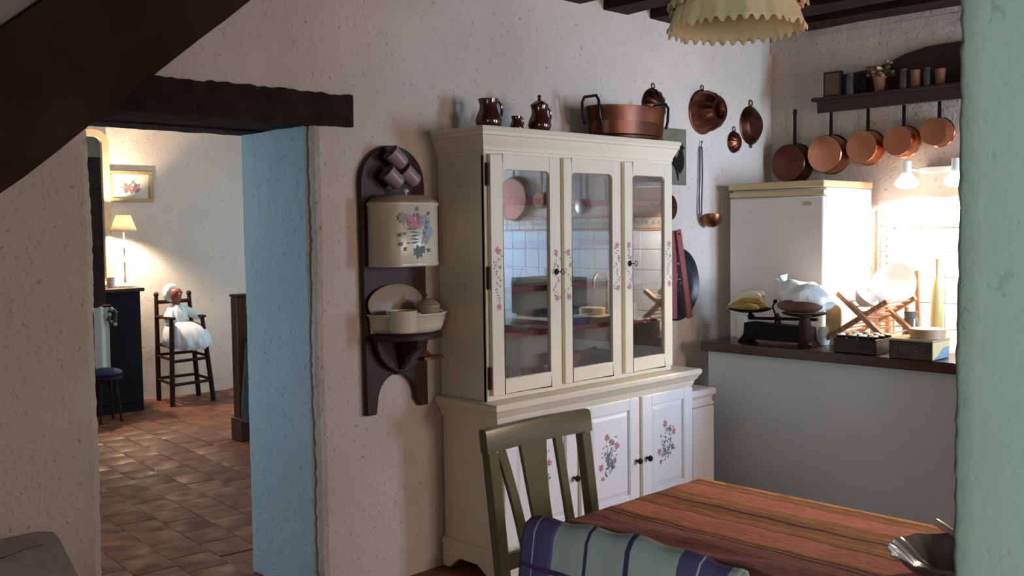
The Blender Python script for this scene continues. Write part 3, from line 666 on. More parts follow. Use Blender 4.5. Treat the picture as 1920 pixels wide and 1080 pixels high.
# ------------------------------------------------------------------ on top of the dresser
TOPZ = 1.997
def pitcher(name, label, loc, s, lid=False, rot=0):
    t = thing(name, label, 'pitcher', loc, rot)
    prof = [(0,0),(.042,0),(.050,.012),(.060,.040),(.056,.062),(.043,.092),(.039,.112),(.044,.140),(.041,.140),(.036,.112),(.040,.09),(.05,.05),(0,.01)]
    def fn(r, z, a):
        k = 0
        if z > .11: k = .16*max(0, math.cos(a-PI))**6*(z-.11)/.03
        return r*s*(1+k), z*s
    obj('body', MB().lathe(prof, 36, fn=fn), K['glaze'], t)
    obj('handle', MB().tube([(.038*s,0,.128*s),(.058*s,0,.135*s),(.078*s,0,.120*s),(.082*s,0,.092*s),(.072*s,0,.062*s),(.056*s,0,.05*s)], .0062*s, 8), K['glaze'], t)
    if lid: obj('lid', MB().lathe([(r*s, z*s) for r, z in [(.046,.140),(.046,.145),(.030,.158),(.010,.168),(.006,.176),(.010,.184),(.008,.192),(0,.196)]], 24), K['glaze'], t)
    return t
pitcher('pitcher', 'large open brown glazed pitcher at the left end of the dresser top', (3.075, 3.30, TOPZ), 1.02)
pitcher('cream_jug', 'small brown glazed cream jug between the two larger brown pitchers', (3.243, 3.29, TOPZ), .55)
pitcher('coffee_pot', 'brown glazed coffee pot with a pointed knobbed lid on the dresser top', (3.355, 3.25, TOPZ), .93, True)
cp = thing('copper_cauldron', 'oval copper preserving pan with two iron loop handles on the dresser', 'pan', (4.06, 3.30, TOPZ))
obj('body', MB().lathe([(0,.0),(.80,.0),(.89,.010),(.94,.035),(1.0,.150),(1.035,.165),(1.035,.172),(.99,.168),(.955,.03),(.85,.012),(0,.012)], 48, sx=.265, sy=.145), K['copper_dim'], cp)
for s in (-1, 1):
    h = MB(); x = s*.272
    h.tube([(x*.97, -.055, .08), (x*1.03, -.055, .12), (x*1.05, -.055, .19), (x*1.05, -.040, .215), (x*1.05, .040, .215), (x*1.05, .055, .19), (x*1.03, .055, .12), (x*.97, .055, .08)], .0075, 8)
    hh = obj('handle', h, K['iron'], cp)
    for yy in (-.055, .055): obj('rivet', MB().ball((x*.99, yy, .09), .010, n=8, m=6), K['iron'], hh)

# ------------------------------------------------------------------ copper and pictures on the back wall
Y0 = 3.47
def mould(name, label, x, z, R, depth, m, hole=True, ring='down'):
    t = thing(name, label, 'mould', (x, Y0, z))
    M = RX(PI/2)
    prof = [(R*1.06, 0), (R*1.06, .008), (R, .010), (R*.96, depth*.35), (R*.78, depth*.8), (R*.62, depth), (R*.42, depth), (R*.30, depth*.85), (R*.26, depth*.4), (0, depth*.35)] if hole else \
           [(R*1.05, 0), (R*1.05, .006), (R, .01), (R*.9, depth*.5), (R*.5, depth*.9), (0, depth)]
    def fn(r, z_, a):
        k = 1+.05*math.cos(a*12)*(1 if .012 < z_ < depth*.97 else 0); return r*k, z_
    obj('body', MB().lathe(prof, 72, M=M, fn=fn), m, t)
    obj('hanging_ring', MB().tube([(.014*math.cos(a), -.006, R*1.06+.012+.014*math.sin(a)) for a in [i*PI/7 for i in range(14)]], .0028, 6, closed=True), K['iron'], t)
    return t
mould('ring_mould', 'large copper ring mould hanging above the ladle', 4.975, 2.235, .125, .13, K['copper_dark'])
mould('jelly_mould', 'small ribbed copper mould hanging beside the colander', 5.315, 2.075, .065, .045, K['copper_dark'], False)
mould('pudding_mould', 'brown copper mould hanging behind the oval preserving pan', 4.50, 2.235, .095, .06, K['copper_dim'], False)
t = thing('copper_colander', 'flat round copper colander hanging nearest the wall corner', 'colander', (5.505, Y0, 2.19))
obj('body', MB().lathe([(.118,.0),(.122,.006),(.115,.010),(.11,.02),(.08,.045),(.0,.05)], 40, M=RX(PI/2)), K['copper_dim'], t)
obj('hanging_ring', MB().tube([(.018*math.cos(a), -.006, .14+.018*math.sin(a)) for a in [i*PI/7 for i in range(14)]], .004, 6, closed=True), K['iron'], t)
obj('foot_ring', MB().tube([(.012*math.cos(a), -.006, -.13+.010*math.sin(a)) for a in [i*PI/7 for i in range(14)]], .004, 6, closed=True), K['iron'], t)
t = thing('ladle', 'long iron handled copper ladle hanging on the wall left of the fridge', 'ladle', (4.955, Y0, 1.6))
hm = MB()
hm.tube([(-.03, -.02, .02), (-.022, -.012, .20), (-.014, -.010, .41)], .0045, 6); hm.tube([(-.026, -.03, .02), (.012, -.012, .26), (.012, -.010, .41)], .0042, 6)
hm.tube([(-.014, -.010, .41), (-.010, -.010, .425), (.008, -.010, .425), (.012, -.010, .41)], .0045, 6); hm.tube([(0, -.012, .425), (-.004, -.016, .45), (.004, -.016, .462), (.01, -.012, .452)], .003, 6)
obj('handle', hm, K['iron'], t)
obj('bowl', MB().lathe([(0,-.052),(.03,-.046),(.055,-.025),(.066,.0),(.063,.0),(.052,-.02),(0,-.044)], 28, M=T((.035, -.06, .0)) @ RY(.42) @ RX(-.25)), K['copper_dark'], t)
t = thing('old_print', 'faded print of a dark bird on the wall beside the cream dresser', 'picture', (4.70, Y0, 1.95))
obj('paper', MB().box(-.12, .103, -.012, -.004, -.155, .17), K['picture_green'], t)
mb = MB(); mb.prism([(.00,-.075),(.02,-.13),(.028,-.13),(.025,-.08),(.045,-.09),(.075,-.055),(.085,-.01),(.075,.03),(.066,.05),(.092,.060),(.072,.072),(.066,.088),(.045,.082),(.04,.05),(.01,.0),(-.02,.03),(-.06,.055),(-.045,.01),(-.075,-.01),(-.03,-.04)], -.0128, -.012, 'xz')
obj('bird', mb, K['black'], t)
lid = thing('pan_lid', 'dark red round copper lid hanging on the wall just behind the dresser edge', 'lid', (4.645, Y0, 1.665))
obj('disc', MB().lathe([(.075,0),(.078,.006),(.05,.014),(0,.016)], 32, M=RX(PI/2)), K['copper_dim'], lid)
obj('grip', MB().tube([(-.02,-.014,0),(-.015,-.04,0),(.015,-.04,0),(.02,-.014,0)], .005, 6), K['iron'], lid)
tr = thing('tin_tray', 'round black lacquered tray with painted flowers hanging on the wall', 'tray', (4.702, Y0, 1.218))
obj('dish', MB().lathe([(0,.004),(.165,.004),(.18,.010),(.208,.024),(.214,.022),(.206,.012),(.18,.0),(0,0)], 56, M=RX(PI/2)), K['tray_black'], tr)
mb = MB(); r_ = random.Random(5)
for k in range(40):
    a = r_.uniform(0, 2*PI); R = r_.uniform(.03, .13); L = r_.uniform(.008, .02)
    mb.add([(-L,0,0),(0,0,-L*.5),(L,0,0),(0,0,L*.5)], [(0,1,2,3)], k % 2, T((R*math.cos(a), -.0052, R*math.sin(a))) @ RY(r_.uniform(0, PI)))
obj('painted_flowers', mb, [K['tray_flowers'], K['flower_rose']], tr, recalc=False)
fs = thing('folding_slats', 'two maroon wooden slats joined at the top, hanging before the black tray', 'rack', (4.64, 3.44, 1.0))
obj('slat', MB().bar((.015, -.03, .535), (.105, -.045, .02), .045, .014), K['maroon'], fs, bevel=.003)
obj('slat', MB().bar((.0, -.012, .53), (.0, -.012, .02), .045, .014), K['maroon'], fs, bevel=.003)
obj('pivot', MB().tube([(.012, .03, .51), (.012, -.045, .51)], .006, 8), K['iron'], fs)

# ------------------------------------------------------------------ wooden wall board with water tank and basin
wb = thing('wall_board', 'dark red brown wall board with arched top and cut-out foot beside the dresser', 'board', (2.63, Y0, .75))
x0, x1 = 2.462, 2.808; cx = (x0+x1)/2; R = (x1-x0)/2
pl = [(x1, 1.755)] + [(cx+R*math.cos(a), 1.755+R*.95*math.sin(a)) for a in [PI*i/20 for i in range(1, 20)]] + [(x0, 1.755), (x0+.010, .757), (x0+.06, .757)]
pl += [(cx-.105+.002*i*0+ (.105*(1-math.cos(PI*i/14))), .80+.125*math.sin(PI*i/14)) for i in range(0, 15)] + [(x1-.045, .765), (x1, .765)]
obj('board', MB().prism(pl, 3.440, 3.466, 'xz'), K['brown_wood'], wb, absolute=True, bevel=.004)
br = MB(); br.prism([(2.50, 1.085), (2.79, 1.085), (2.785, 1.05), (2.765, 1.005), (2.73, .965), (2.685, .94), (2.645, .93), (2.605, .94), (2.56, .965), (2.525, 1.005), (2.505, 1.05)], 3.405, 3.44, 'xz')
obj('bracket', br, K['brown_wood'], wb, absolute=True, bevel=.004)
obj('shelf', MB().prism([(2.49, 3.44), (2.49, 3.33), (2.53, 3.27), (2.61, 3.235), (2.70, 3.25), (2.78, 3.30), (2.80, 3.36), (2.80, 3.44)], 1.085, 1.108, 'xy'), K['brown_wood'], wb, absolute=True, bevel=.003)
br2 = MB(); br2.prism([(3.44, 1.085), (3.27, 1.085), (3.28, 1.05), (3.34, 1.01), (3.39, .955), (3.44, .92)], 2.62, 2.645, 'yz')
obj('gusset', br2, K['brown_wood'], wb, absolute=True)
obj('soap_ledge', MB().box(2.735, 2.845, 3.37, 3.439, .978, .990).prism([(2.76, .99), (2.82, .99), (2.785, 1.02)], 3.42, 3.44, 'xz'), K['brass_dull'], wb, absolute=True)

tk = thing('water_tank', 'cream enamel water tank painted with a flower bouquet on the wall board', 'tank', (2.645, 3.38, 1.395))
def tank_prof(s=1, o=0):
    p = [(2.492, 3.438), (2.492, 3.36), (2.50, 3.335), (2.53, 3.298), (2.555, 3.285), (2.72, 3.285), (2.745, 3.292), (2.79, 3.33), (2.80, 3.36), (2.80, 3.438)]
    return [(2.646+(a-2.646)*s, 3.438+(b-3.438)*s) for a, b in p]
mb = MB(); rows = [(1.0, 1.398), (1.02, 1.404), (1.0, 1.412), (1.0, 1.655), (1.03, 1.66), (1.03, 1.668), (1.0, 1.672)]
P = [tank_prof(s) for s, z in rows]; n = len(P[0])
mb.add([(a, b, rows[i][1]) for i in range(len(rows)) for a, b in P[i]], [(i*n+j, i*n+(j+1) % n, (i+1)*n+(j+1) % n, (i+1)*n+j) for i in range(len(rows)-1) for j in range(n)] + [list(range(n))[::-1], [(len(rows)-1)*n+j for j in range(n)]])
obj('body', mb, K['enamel'], tk, absolute=True, smooth=50)
rows = [(1.0, 1.6721), (.98, 1.678), (.76, 1.700), (.74, 1.702)]
mb = MB(); P = [tank_prof(s) for s, z in rows]
mb.add([(a, b, rows[i][1]) for i in range(len(rows)) for a, b in P[i]], [(i*n+j, i*n+(j+1) % n, (i+1)*n+(j+1) % n, (i+1)*n+j) for i in range(len(rows)-1) for j in range(n)] + [list(range(n))[::-1], [(len(rows)-1)*n+j for j in range(n)]])
ld = obj('lid', mb, K['enamel_tan'], tk, absolute=True)
obj('knob', MB().lathe([(.008,0),(.006,.008),(.014,.014),(.015,.022),(.008,.028),(0,.03)], 16, M=T((2.645, 3.37, 1.702))), K['enamel'], ld, absolute=True)
# bouquet
mb = MB(); r_ = random.Random(8)
def lf(px, pz, a, L, wd, mi):
    c, s = math.cos(a), math.sin(a)
    mb.add([(2.632+(px+u*c-v*s-2.655)*1.12, 3.2838-1.5e-5*len(mb.f), 1.55+(pz+u*s+v*c-1.55)*1.12) for u, v in ((-L,0),(0,-wd),(L,0),(0,wd))], [(0,1,2,3)], mi)
def fl(px, pz, R, mi, n=9):
    for k in range(n):
        a = k*2*PI/n; lf(px+R*.6*math.cos(a), pz+R*.6*math.sin(a), a, R*.5, R*.28, mi)
    for k in range(5): lf(px+R*.25*math.cos(k*1.3), pz+R*.25*math.sin(k*1.3), k*1.3, R*.4, R*.22, mi)
fl(2.643, 1.582, .030, 0); fl(2.668, 1.590, .024, 0); fl(2.62, 1.592, .02, 0); fl(2.592, 1.598, .021, 4); fl(2.70, 1.585, .024, 3); fl(2.712, 1.545, .026, 3); fl(2.70, 1.515, .018, 3)
for k in range(5): lf(2.648, 1.505+.013*k, .35*(-1)**k*.4, .024, .0038, 1)
for k in range(26):
    a = r_.uniform(0, 2*PI); lf(2.655+.06*math.cos(a)*r_.uniform(.5,1.15), 1.54+.075*math.sin(a)*r_.uniform(.5,1.1), a+r_.uniform(-.6,.6), r_.uniform(.008,.014), r_.uniform(.003,.005), (1, 1, 4, 2)[k % 4])
fl(2.665, 1.47, .026, 1, 7); fl(2.685, 1.478, .016, 1, 6)
for x, z in ((2.582, 1.50), (2.60, 1.482), (2.58, 1.535), (2.66, 1.632), (2.715, 1.475), (2.715, 1.615)): lf(x, z, .8, .012, .005, 1); lf(x, z, 2.3, .010, .005, 1)
obj('painted_bouquet', mb, [K['flower_pink'], K['leaf_dark'], K['enamel_tan'], K['leaf_blue'], mat('painted_taupe', (.33,.27,.22), .6)], tk, absolute=True, recalc=False, smooth=0)

bs = thing('enamel_basin', 'cream enamel half-round basin on the wall board shelf', 'basin', (2.66, 3.34, 1.109))
def half(prof, m, nm, cxx=2.668, cyy=3.43, sx=1.0, sy=.95, n=40):
    mb = MB(); mb.lathe(prof, n, M=T((cxx, cyy, 0)), sx=sx, sy=sy, a0=-PI, a1=0); return obj(nm, mb, m, bs, absolute=True, smooth=60)
half([(0,1.110),(.150,1.110),(.168,1.118),(.178,1.14),(.186,1.186),(.196,1.190),(.196,1.196),(.182,1.194),(.172,1.14),(.150,1.120),(0,1.120)], K['enamel'], 'tub')
obj('tub_back', MB().box(2.49, 2.846, 3.424, 3.434, 1.112, 1.193), K['enamel'], bs, absolute=True)
obj('splash_plate', MB().lathe([(0,0),(.85,0),(.97,.003),(1,.008),(.97,.010),(.85,.006),(0,.006)], 40, M=T((2.625, 3.432, 1.235)) @ RX(PI/2), sx=.150, sy=.085), K['enamel_tan'], bs, absolute=True)
def tubcup(label, loc, rad, h, m, lidded, rot, cat='cup'):
    t = thing('enamel_pot' if lidded else 'enamel_cup', label, cat, loc, rot)
    obj('body', MB().lathe([(0,0),(rad*.9,0),(rad*.97,.006),(rad,h*.95),(rad*1.04,h),(rad*.96,h),(rad*.9,.01),(0,.008)], 28), m, t)
    obj('handle', MB().tube([(rad*.98+.028*math.sin(a), 0, h*.55+.026*math.cos(a)) for a in [PI*i/8 for i in range(9)]], .0055, 7), m, t)
    if lidded:
        l = obj('lid', MB().lathe([(rad*1.06,h),(rad*1.06,h+.004),(rad*.75,h+.022),(rad*.3,h+.034),(0,h+.036)], 28), K['enamel_tan'], t)
        obj('knob', MB().lathe([(.006,h+.034),(.005,h+.042),(.011,h+.048),(0,h+.054)], 14), K['enamel_tan'], l)
    return t
tubcup('cream enamel cup with dark rim standing in the basin', (2.575, 3.315, 1.121), .062, .092, K['enamel'], False, -.6)
tubcup('tan lidded enamel pot standing in the basin behind the cup', (2.725, 3.335, 1.121), .055, .10, K['enamel_tan'], True, -.3, 'pot')
for i, (x, z, lb) in enumerate(((2.607, 1.86, 'uppermost of the three small grey mugs hanging on the arched board'), (2.585, 1.775, 'lower left of the three small grey mugs hanging on the arched board'), (2.675, 1.785, 'lower right of the three small grey mugs hanging on the arched board'))):
    t = thing('small_mug', lb, 'mug', (x, 3.437, z), 0, 'small mugs hanging on the wall board')
    M = T((.01, -.05, 0)) @ RZ(-.35) @ RY(-.85) @ RX(.15)
    obj('body', MB().lathe([(0,-.042),(.026,-.042),(.034,-.032),(.037,.038),(.039,.042),(.035,.040),(.030,-.03),(0,-.036)], 24, M=M), K['mug_grey'], t)
    obj('handle', MB().tube([tuple(M @ Vector((0, .035+.02*math.sin(a), .02*math.cos(a)))) for a in [PI*i/8 for i in range(9)]], .004, 6), K['mug_grey'], t)
    obj('hook', MB().tube([(.0, 0, .03), (.005, -.02, .03), (.01, -.022, .018)], .003, 6), K['iron'], t)

# ------------------------------------------------------------------ bar worktop, kitchen counter, fridge
tag(obj('bar_worktop', MB().box(4.732, 5.105, .75, 3.312, .836, .89), K['top_wood'], at=(4.9, 2.0, .836), bevel=.006), 'dark varnished wooden worktop on the low blue bar', 'worktop')
kc = thing('kitchen_counter', 'tiled kitchen counter run along the wall behind the bar', 'counter', (5.45, 1.0, 0))
obj('cabinet', MB().box(5.18, 5.742, -.48, 2.735, 0, .85), K['white_paint'], kc, absolute=True)
obj('top', MB().box(5.15, 5.742, -.48, 2.74, .85, .885), K['counter_grey'], kc, absolute=True, bevel=.004)
fr = thing('fridge', 'tall white fridge with cream top trim behind the bar', 'fridge', (5.43, 3.06, 0))
obj('body', MB().box(5.162, 5.712, 2.758, 3.374, .02, 1.765), K['fridge'], fr, absolute=True, bevel=.008)
fd = obj('door', MB().box(5.128, 5.160, 2.758, 3.374, .06, 1.718), K['fridge'], fr, absolute=True, bevel=.010)
obj('badge', MB().lathe([(.03,0),(.03,.003),(.026,.004),(0,.004)], 24, M=T((5.128, 2.86, 1.675)) @ RY(-PI/2), sx=.42, sy=1), K['grey_badge'], fd, absolute=True)
obj('trim_strip', MB().box(5.130, 5.162, 2.757, 3.375, 1.722, 1.752), K['fridge_trim'], fr, absolute=True, bevel=.003)
obj('top_panel', MB().box(5.122, 5.714, 2.752, 3.38, 1.766, 1.806), K['fridge_trim'], fr, absolute=True, bevel=.006)

# antique scale
sca = thing('kitchen_scale', 'black cast iron balance scale with two round pans on the bar', 'scale', (4.9, 2.89, .89))
mb = MB(); mb.prism([(-.20,.0),(-.22,.0),(-.19,.03),(-.185,.105),(.20,.115),(.205,.05),(.245,.0),(.20,.0),(.17,.022),(-.16,.022)], -.06, .06, 'yz')
obj('base', mb, K['black'], sca, bevel=.004)
obj('end_column', MB().lathe([(.036,0),(.038,.02),(.03,.03),(.028,.10),(.033,.12),(.026,.165),(.036,.172),(.036,.18),(0,.182)], 20, M=T((-.085, -.195, 0))), K['chair_brown'], sca)
bm_ = MB(); bm_.bar((0, .20, .135), (0, -.22, .150), .022, .016); bm_.tube([(-.03, .02, .10), (0, .02, .165), (.03, .02, .10)], .009, 6)
for y in (.19, .02, -.16): bm_.ball((0, y, .145), .022, .022, .016, n=10, m=6)
obj('beam', bm_, K['black'], sca)
obj('pointer', MB().tube([(0, .03, .15), (-.01, .045, .21), (0, .035, .235)], .006, 6).ball((0, .035, .238), .012, n=8, m=6), K['black'], sca)
for y, z, nm in ((.195, .172, 'left_pan'), (-.145, .165, 'right_pan')):
    p = obj('weighing_pan', MB().lathe([(0,0),(.07,.0),(.115,.012),(.122,.020),(.115,.020),(.07,.006),(0,.006)], 36, M=T((0, y, z))), K['black'], sca)
    obj('post', MB().tube([(0, y, .14), (0, y, z)], .012, 8), K['black'], p)
ba = thing('banana_bunch', 'small bunch of pale yellow bananas on the left scale pan', 'bananas', (4.9, 3.075, 1.07))
for k, (dx, dz, m) in enumerate(((-.05, .0, 'banana'), (-.012, .036, 'banana'), (.028, .008, 'banana'), (-.03, .070, 'banana_pale'), (.012, .078, 'banana_pale'))):
    pts = [(dx, .135, .012+dz*.2), (dx, .10, .018+dz*.5), (dx, .045, .024+dz*.9), (dx, -.015, .026+dz), (dx, -.06, .022+dz*.95), (dx, -.078, .018+dz*.9)]
    obj('banana', MB().tube(pts, [.006, .011, .020, .023, .018, .005], 8), K[m], ba)
obj('stalk', MB().ball((-.01, .145, .016), .020, .018, .012, n=8, m=6), K['brass_dull'], ba)
pb = thing('plastic_bag', 'crumpled white plastic bag lying on the right scale pan', 'bag', (4.9, 2.745, 1.078))
r_ = random.Random(4); hs = [r_.uniform(-1, 1) for _ in range(40)]
def crumple(d):
    return 1+.07*math.sin(d.x*7+d.z*4+1)+.07*math.sin(d.y*8+d.x*5)+.035*math.sin(d.z*15+d.y*11+2)
mbb = MB().ball((0, -.01, .075), .095, .155, .085, n=36, m=20, fn=crumple); mbb.v = [(x, y, max(z, .005)+max(0, y)*.35) for x, y, z in mbb.v]
obj('body', mbb, K['plastic'], pb, smooth=50)
obj('twisted_end', MB().lathe([(.012,0),(.020,.03),(.034,.06),(.030,.062),(0,.03)], 14, M=T((0, .115, .135)) @ RX(-.5), fn=lambda r, z, a: (r*(1+.25*math.cos(5*a)), z)), K['plastic'], pb)
mb = MB().ball((-.052, .0, .036), .062, .135, .040, n=20, m=10); obj('content', mb, K['meat'], pb)
lathe_thing('white_beaker', 'white beaker standing behind the left scale pan', 'beaker', (5.04, 3.235, .891), [(0,0),(.03,0),(.036,.13),(.033,.13),(.027,.01),(0,.008)], K['white_china'])
lathe_thing('glass_jar', 'small clear jar standing by the fridge corner behind the scale', 'jar', (5.03, 2.70, .891), [(0,0),(.03,0),(.034,.02),(.034,.075),(.026,.085),(.026,.1),(.0,.1)], K['white_china'])
cb = thing('cutting_board', 'rounded beige cutting board standing beside the fridge side', 'board', (5.06, 2.655, .891))
obj('plank', MB().prism([(-.045,0),(.045,0),(.045,.19)] + [(.045*math.cos(PI*i/10), .19+.035*math.sin(PI*i/10)) for i in range(1, 10)] + [(-.045,.19)], -.008, .008, 'yz'), K['light_wood'], cb, bevel=.003)

bxx = thing('spice_box', 'black wooden box of small lidded jars on the bar', 'box', (4.865, 2.385, .89))
obj('crate', MB().box(-.105, .105, -.115, .115, .001, .078), mat('black_gloss_lacquer', (.008,.006,.006), .2, spec=.4), bxx, bevel=.004)
for i in range(3):
    for j in range(4):
        x, y = -.07+.07*i, -.087+.058*j
        j_ = obj('jar', MB().lathe([(.026,.079),(.026,.086),(.02,.089),(0,.089)], 18, M=T((x, y, 0))), K['black'], bxx)
        obj('jar_lid', MB().lathe([(.021,.089),(.023,.092),(.016,.097),(0,.099)], 18, M=T((x, y, 0))), K['white_china'] if (i+j) % 2 else K['light_wood'], j_)
tb = thing('tin_box', 'dark green flowered tin box with yellow and blue end on the bar', 'tin', (4.825, 2.08, .89))
obj('box', MB().box(-.1, .1, -.108, .108, .001, .088), K['tin_green'], tb, bevel=.004)
obj('lid', MB().box(-.104, .104, -.112, .112, .089, .100), K['dry_cream'], tb, bevel=.003)
obj('end_label', MB().prism([(-.098,.004),(-.04,.02),(.02,.055),(.098,.06),(.098,.088),(-.098,.088)], -.1096, -.1082, 'xz'), K['tin_yellow'], tb)
obj('end_panel', MB().box(-.098, .098, -.1092, -.1082, .004, .086), K['tin_blue'], tb)
mb = MB()
for k in range(10):
    a = rnd.uniform(0, PI); y, z = rnd.uniform(-.085, .085), rnd.uniform(.02, .07)
    for q in range(4): mb.add([(-.1006,-.010,0),(-.1006,0,-.004),(-.1006,.010,0),(-.1006,0,.004)], [(0,1,2,3)], 0, T((0, y, z)) @ RX(a+q*PI/4))
obj('painted_flowers', mb, K['flower_rose'], tb, recalc=False)
rb = thing('round_box', 'round wooden cheese box on top of the green tin', 'box', (4.845, 2.045, .991))
obj('drum', MB().lathe([(0,0),(.082,0),(.082,.036),(.078,.038),(0,.038)], 40), K['light_wood'], rb)
obj('lid', MB().lathe([(.085,.022),(.085,.042),(.081,.045),(0,.045)], 40), K['light_wood'], rb)

dr = thing('dish_rack', 'folding wooden dish rack with crossed legs on the bar', 'rack', (5.02, 2.47, .891))
def L_(*p): return tuple(p)
for x in (5.0, 5.34):
    f = MB(); f.bar((x, 2.60, 1.182), (x, 2.285, .910), .034, .026); f.bar((x+.028, 2.335, 1.146), (x+.028, 2.70, .912), .034, .026)
    obj('cross_leg', f, K['rack_wood'], dr, absolute=True, bevel=.002)
for k in range(9):
    for s in (0, 1):
        t_ = .06+.10*k
        y, z = (2.60-.315*t_, 1.182-.282*t_) if s == 0 else (2.335+.365*t_, 1.146-.241*t_)
        if s == 0 and k < 1: continue
        obj('dowel', MB().tube([(5.0, y, z), (5.345, y, z)], .0045, 6), K['rack_wood'], dr, absolute=True)
for k, (y, z) in enumerate(((2.515, 1.135), (2.43, 1.135))):
    o = obj('white_bowl', MB().lathe([(0,.0),(.03,0),(.05,.02),(.075,.06),(.072,.06),(.045,.022),(0,.008)], 30, M=RX(.75 if k == 0 else -.75) @ RZ(0)), K['white_china'])
    o.location = (5.08+.15*k, y, z-.01); tag(o, ['white bowl lying in the dish rack, leaning left', 'white bowl lying in the dish rack, leaning right'][k], 'bowl')
o = obj('serving_plate', MB().lathe([(0,0),(.085,0),(.095,.006),(.135,.016),(.137,.019),(.093,.012),(.083,.006),(0,.006)], 44, M=RY(-PI/2+.28) ), K['white_china']); o.location = (5.52, 2.525, 1.195)
tag(o, 'large white serving plate standing upright behind the dish rack', 'plate')
ps = thing('plate_stand', 'small wooden plate stand holding the upright white plate', 'stand', (5.5, 2.45, .886))
obj('foot', MB().box(-.07, .16, -.11, .19, 0, .02), K['rack_wood'], ps, bevel=.003)
for y in (-.02, .16): obj('prop', MB().bar((.13, y, .01), (.10, y, .40), .02, .02).bar((-.02, y, .02), (-.03, y, .20), .018, .018).bar((-.03, y, .17), (.12, y, .16), .014, .014), K['rack_wood'], ps)
lathe_thing('oil_bottle', 'pale yellow tall bottle at the right of the white plate', 'bottle', (5.56, 2.297, .886), [(0,0),(.032,0),(.034,.01),(.034,.28),(.012,.36),(.012,.46),(.014,.47),(0,.47)], mat('pale_yellow_glass', (.72,.60,.28), .2))
lathe_thing('dark_jar', 'dark glass jar with shiny lid beside the dish rack', 'jar', (5.42, 2.385, .886), [(0,0),(.04,0),(.044,.02),(.044,.12),(.034,.15),(.036,.155),(.036,.18),(0,.182)], K['glassware'])

# ------------------------------------------------------------------ copper saucepans and shelf on the right wall
def saucepan(label, y, z, R, hl, m, d=.105):
    t = thing('copper_saucepan', label, 'saucepan', (5.752, y, z), 0, 'copper saucepans hanging in a row')
    obj('bowl', MB().lathe([(R*1.10,0),(R*1.12,.004),(R*1.06,.008),(R*1.02,d-.006),(R*.985,d),(0,d)], 44, M=RY(-PI/2)), m, t, smooth=30)
    h = MB(); h.prism([(-.010, R*.9), (-.009, hl-.03), (-.014, hl-.02), (-.010, hl), (.010, hl), (.014, hl-.02), (.009, hl-.03), (.010, R*.9)], -.022, -.014, 'yz')
    obj('handle', h, K['iron'], t)
    obj('hook', MB().tube([(0,0,hl+.004), (-.024,0,hl+.004), (-.028,0,hl-.012), (-.024,0,hl-.018)], .003, 6), K['iron'], t)
    return t
saucepan('dull brown copper saucepan, leftmost of the row, hanging over the fridge', 3.285, 1.947, .116, .34, K['copper_dim'])
saucepan('copper saucepan second from the wall corner, hanging over the fridge', 3.036, 1.990, .112, .300, K['copper'])
saucepan('copper saucepan third from the wall corner, in the middle of the row', 2.796, 2.016, .096, .275, K['copper'])
saucepan('copper saucepan fourth from the wall corner, hanging above the spotlight', 2.575, 2.036, .086, .256, K['copper'])
saucepan('smallest copper saucepan, at the pier end of the row', 2.368, 2.074, .076, .216, K['copper'])
sh = thing('wall_shelf', 'dark wooden wall shelf with arched back board above the saucepans', 'shelf', (5.7, 2.5, 2.25))
obj('board', MB().box(5.60, 5.757, 1.5, 3.10, 2.310, 2.330), K['shelf_wood'], sh, absolute=True, bevel=.003)
obj('front_rail', MB().box(5.602, 5.622, 1.52, 3.06, 2.236, 2.310), K['shelf_wood'], sh, absolute=True, bevel=.003)
pl = [(3.09, 2.33), (3.09, 2.47), (2.9, 2.475), (2.75, 2.49), (2.66, 2.515), (2.58, 2.545), (2.45, 2.57), (2.3, 2.575), (2.1, 2.57), (1.95, 2.545), (1.8, 2.49), (1.52, 2.47), (1.52, 2.33)]
obj('back_board', MB().prism(pl, 5.742, 5.757, 'yz'), K['shelf_wood'], sh, absolute=True)
mb = MB(); mb.prism([(5.757, 2.255), (5.757, 2.33), (5.59, 2.33), (5.59, 2.318), (5.63, 2.31), (5.70, 2.29), (5.735, 2.262)], 3.06, 3.085, 'xz'); obj('bracket', mb, K['shelf_wood'], sh, absolute=True)
fb_ = thing('framed_picture', 'small brown framed picture at the left end of the dark shelf', 'picture', (5.66, 2.985, 2.331))
obj('frame', MB().box(-.010, .012, -.06, .06, 0, .155), K['shelf_wood'], fb_, bevel=.004)
obj('image', MB().box(-.0115, -.0102, -.046, .046, .014, .140), mat('brown_print', (.20,.125,.075), .6, var=.3, vs=14), fb_)
lathe_thing('spice_jar', 'grey jar next to the framed picture on the dark shelf', 'jar', (5.66, 2.872, 2.331), [(0,0),(.024,0),(.026,.008),(.026,.10),(.020,.112),(.022,.118),(.022,.13),(0,.132)], K['jar_grey'])
lathe_thing('spice_jar', 'black jar left of the dried flowers on the dark shelf', 'jar', (5.665, 2.795, 2.331), [(0,0),(.03,0),(.033,.01),(.033,.08),(.022,.1),(.024,.106),(.024,.115),(0,.118)], K['black'])
lathe_thing('spice_jar', 'grey jar right of the dried flowers on the dark shelf', 'jar', (5.66, 2.545, 2.331), [(0,0),(.020,0),(.022,.008),(.022,.09),(.018,.1),(.02,.115),(0,.117)], K['jar_grey'])
lathe_thing('clay_beaker', 'clay beaker on the dark shelf, nearer the dried flowers', 'beaker', (5.66, 2.475, 2.331), [(0,0),(.026,0),(.03,.10),(.027,.1),(.022,.01),(0,.008)], K['clay'])
lathe_thing('spice_jar', 'slim grey jar between the two clay beakers on the dark shelf', 'jar', (5.66, 2.408, 2.331), [(0,0),(.018,0),(.02,.008),(.02,.085),(.016,.095),(.018,.105),(0,.107)], K['jar_grey'])
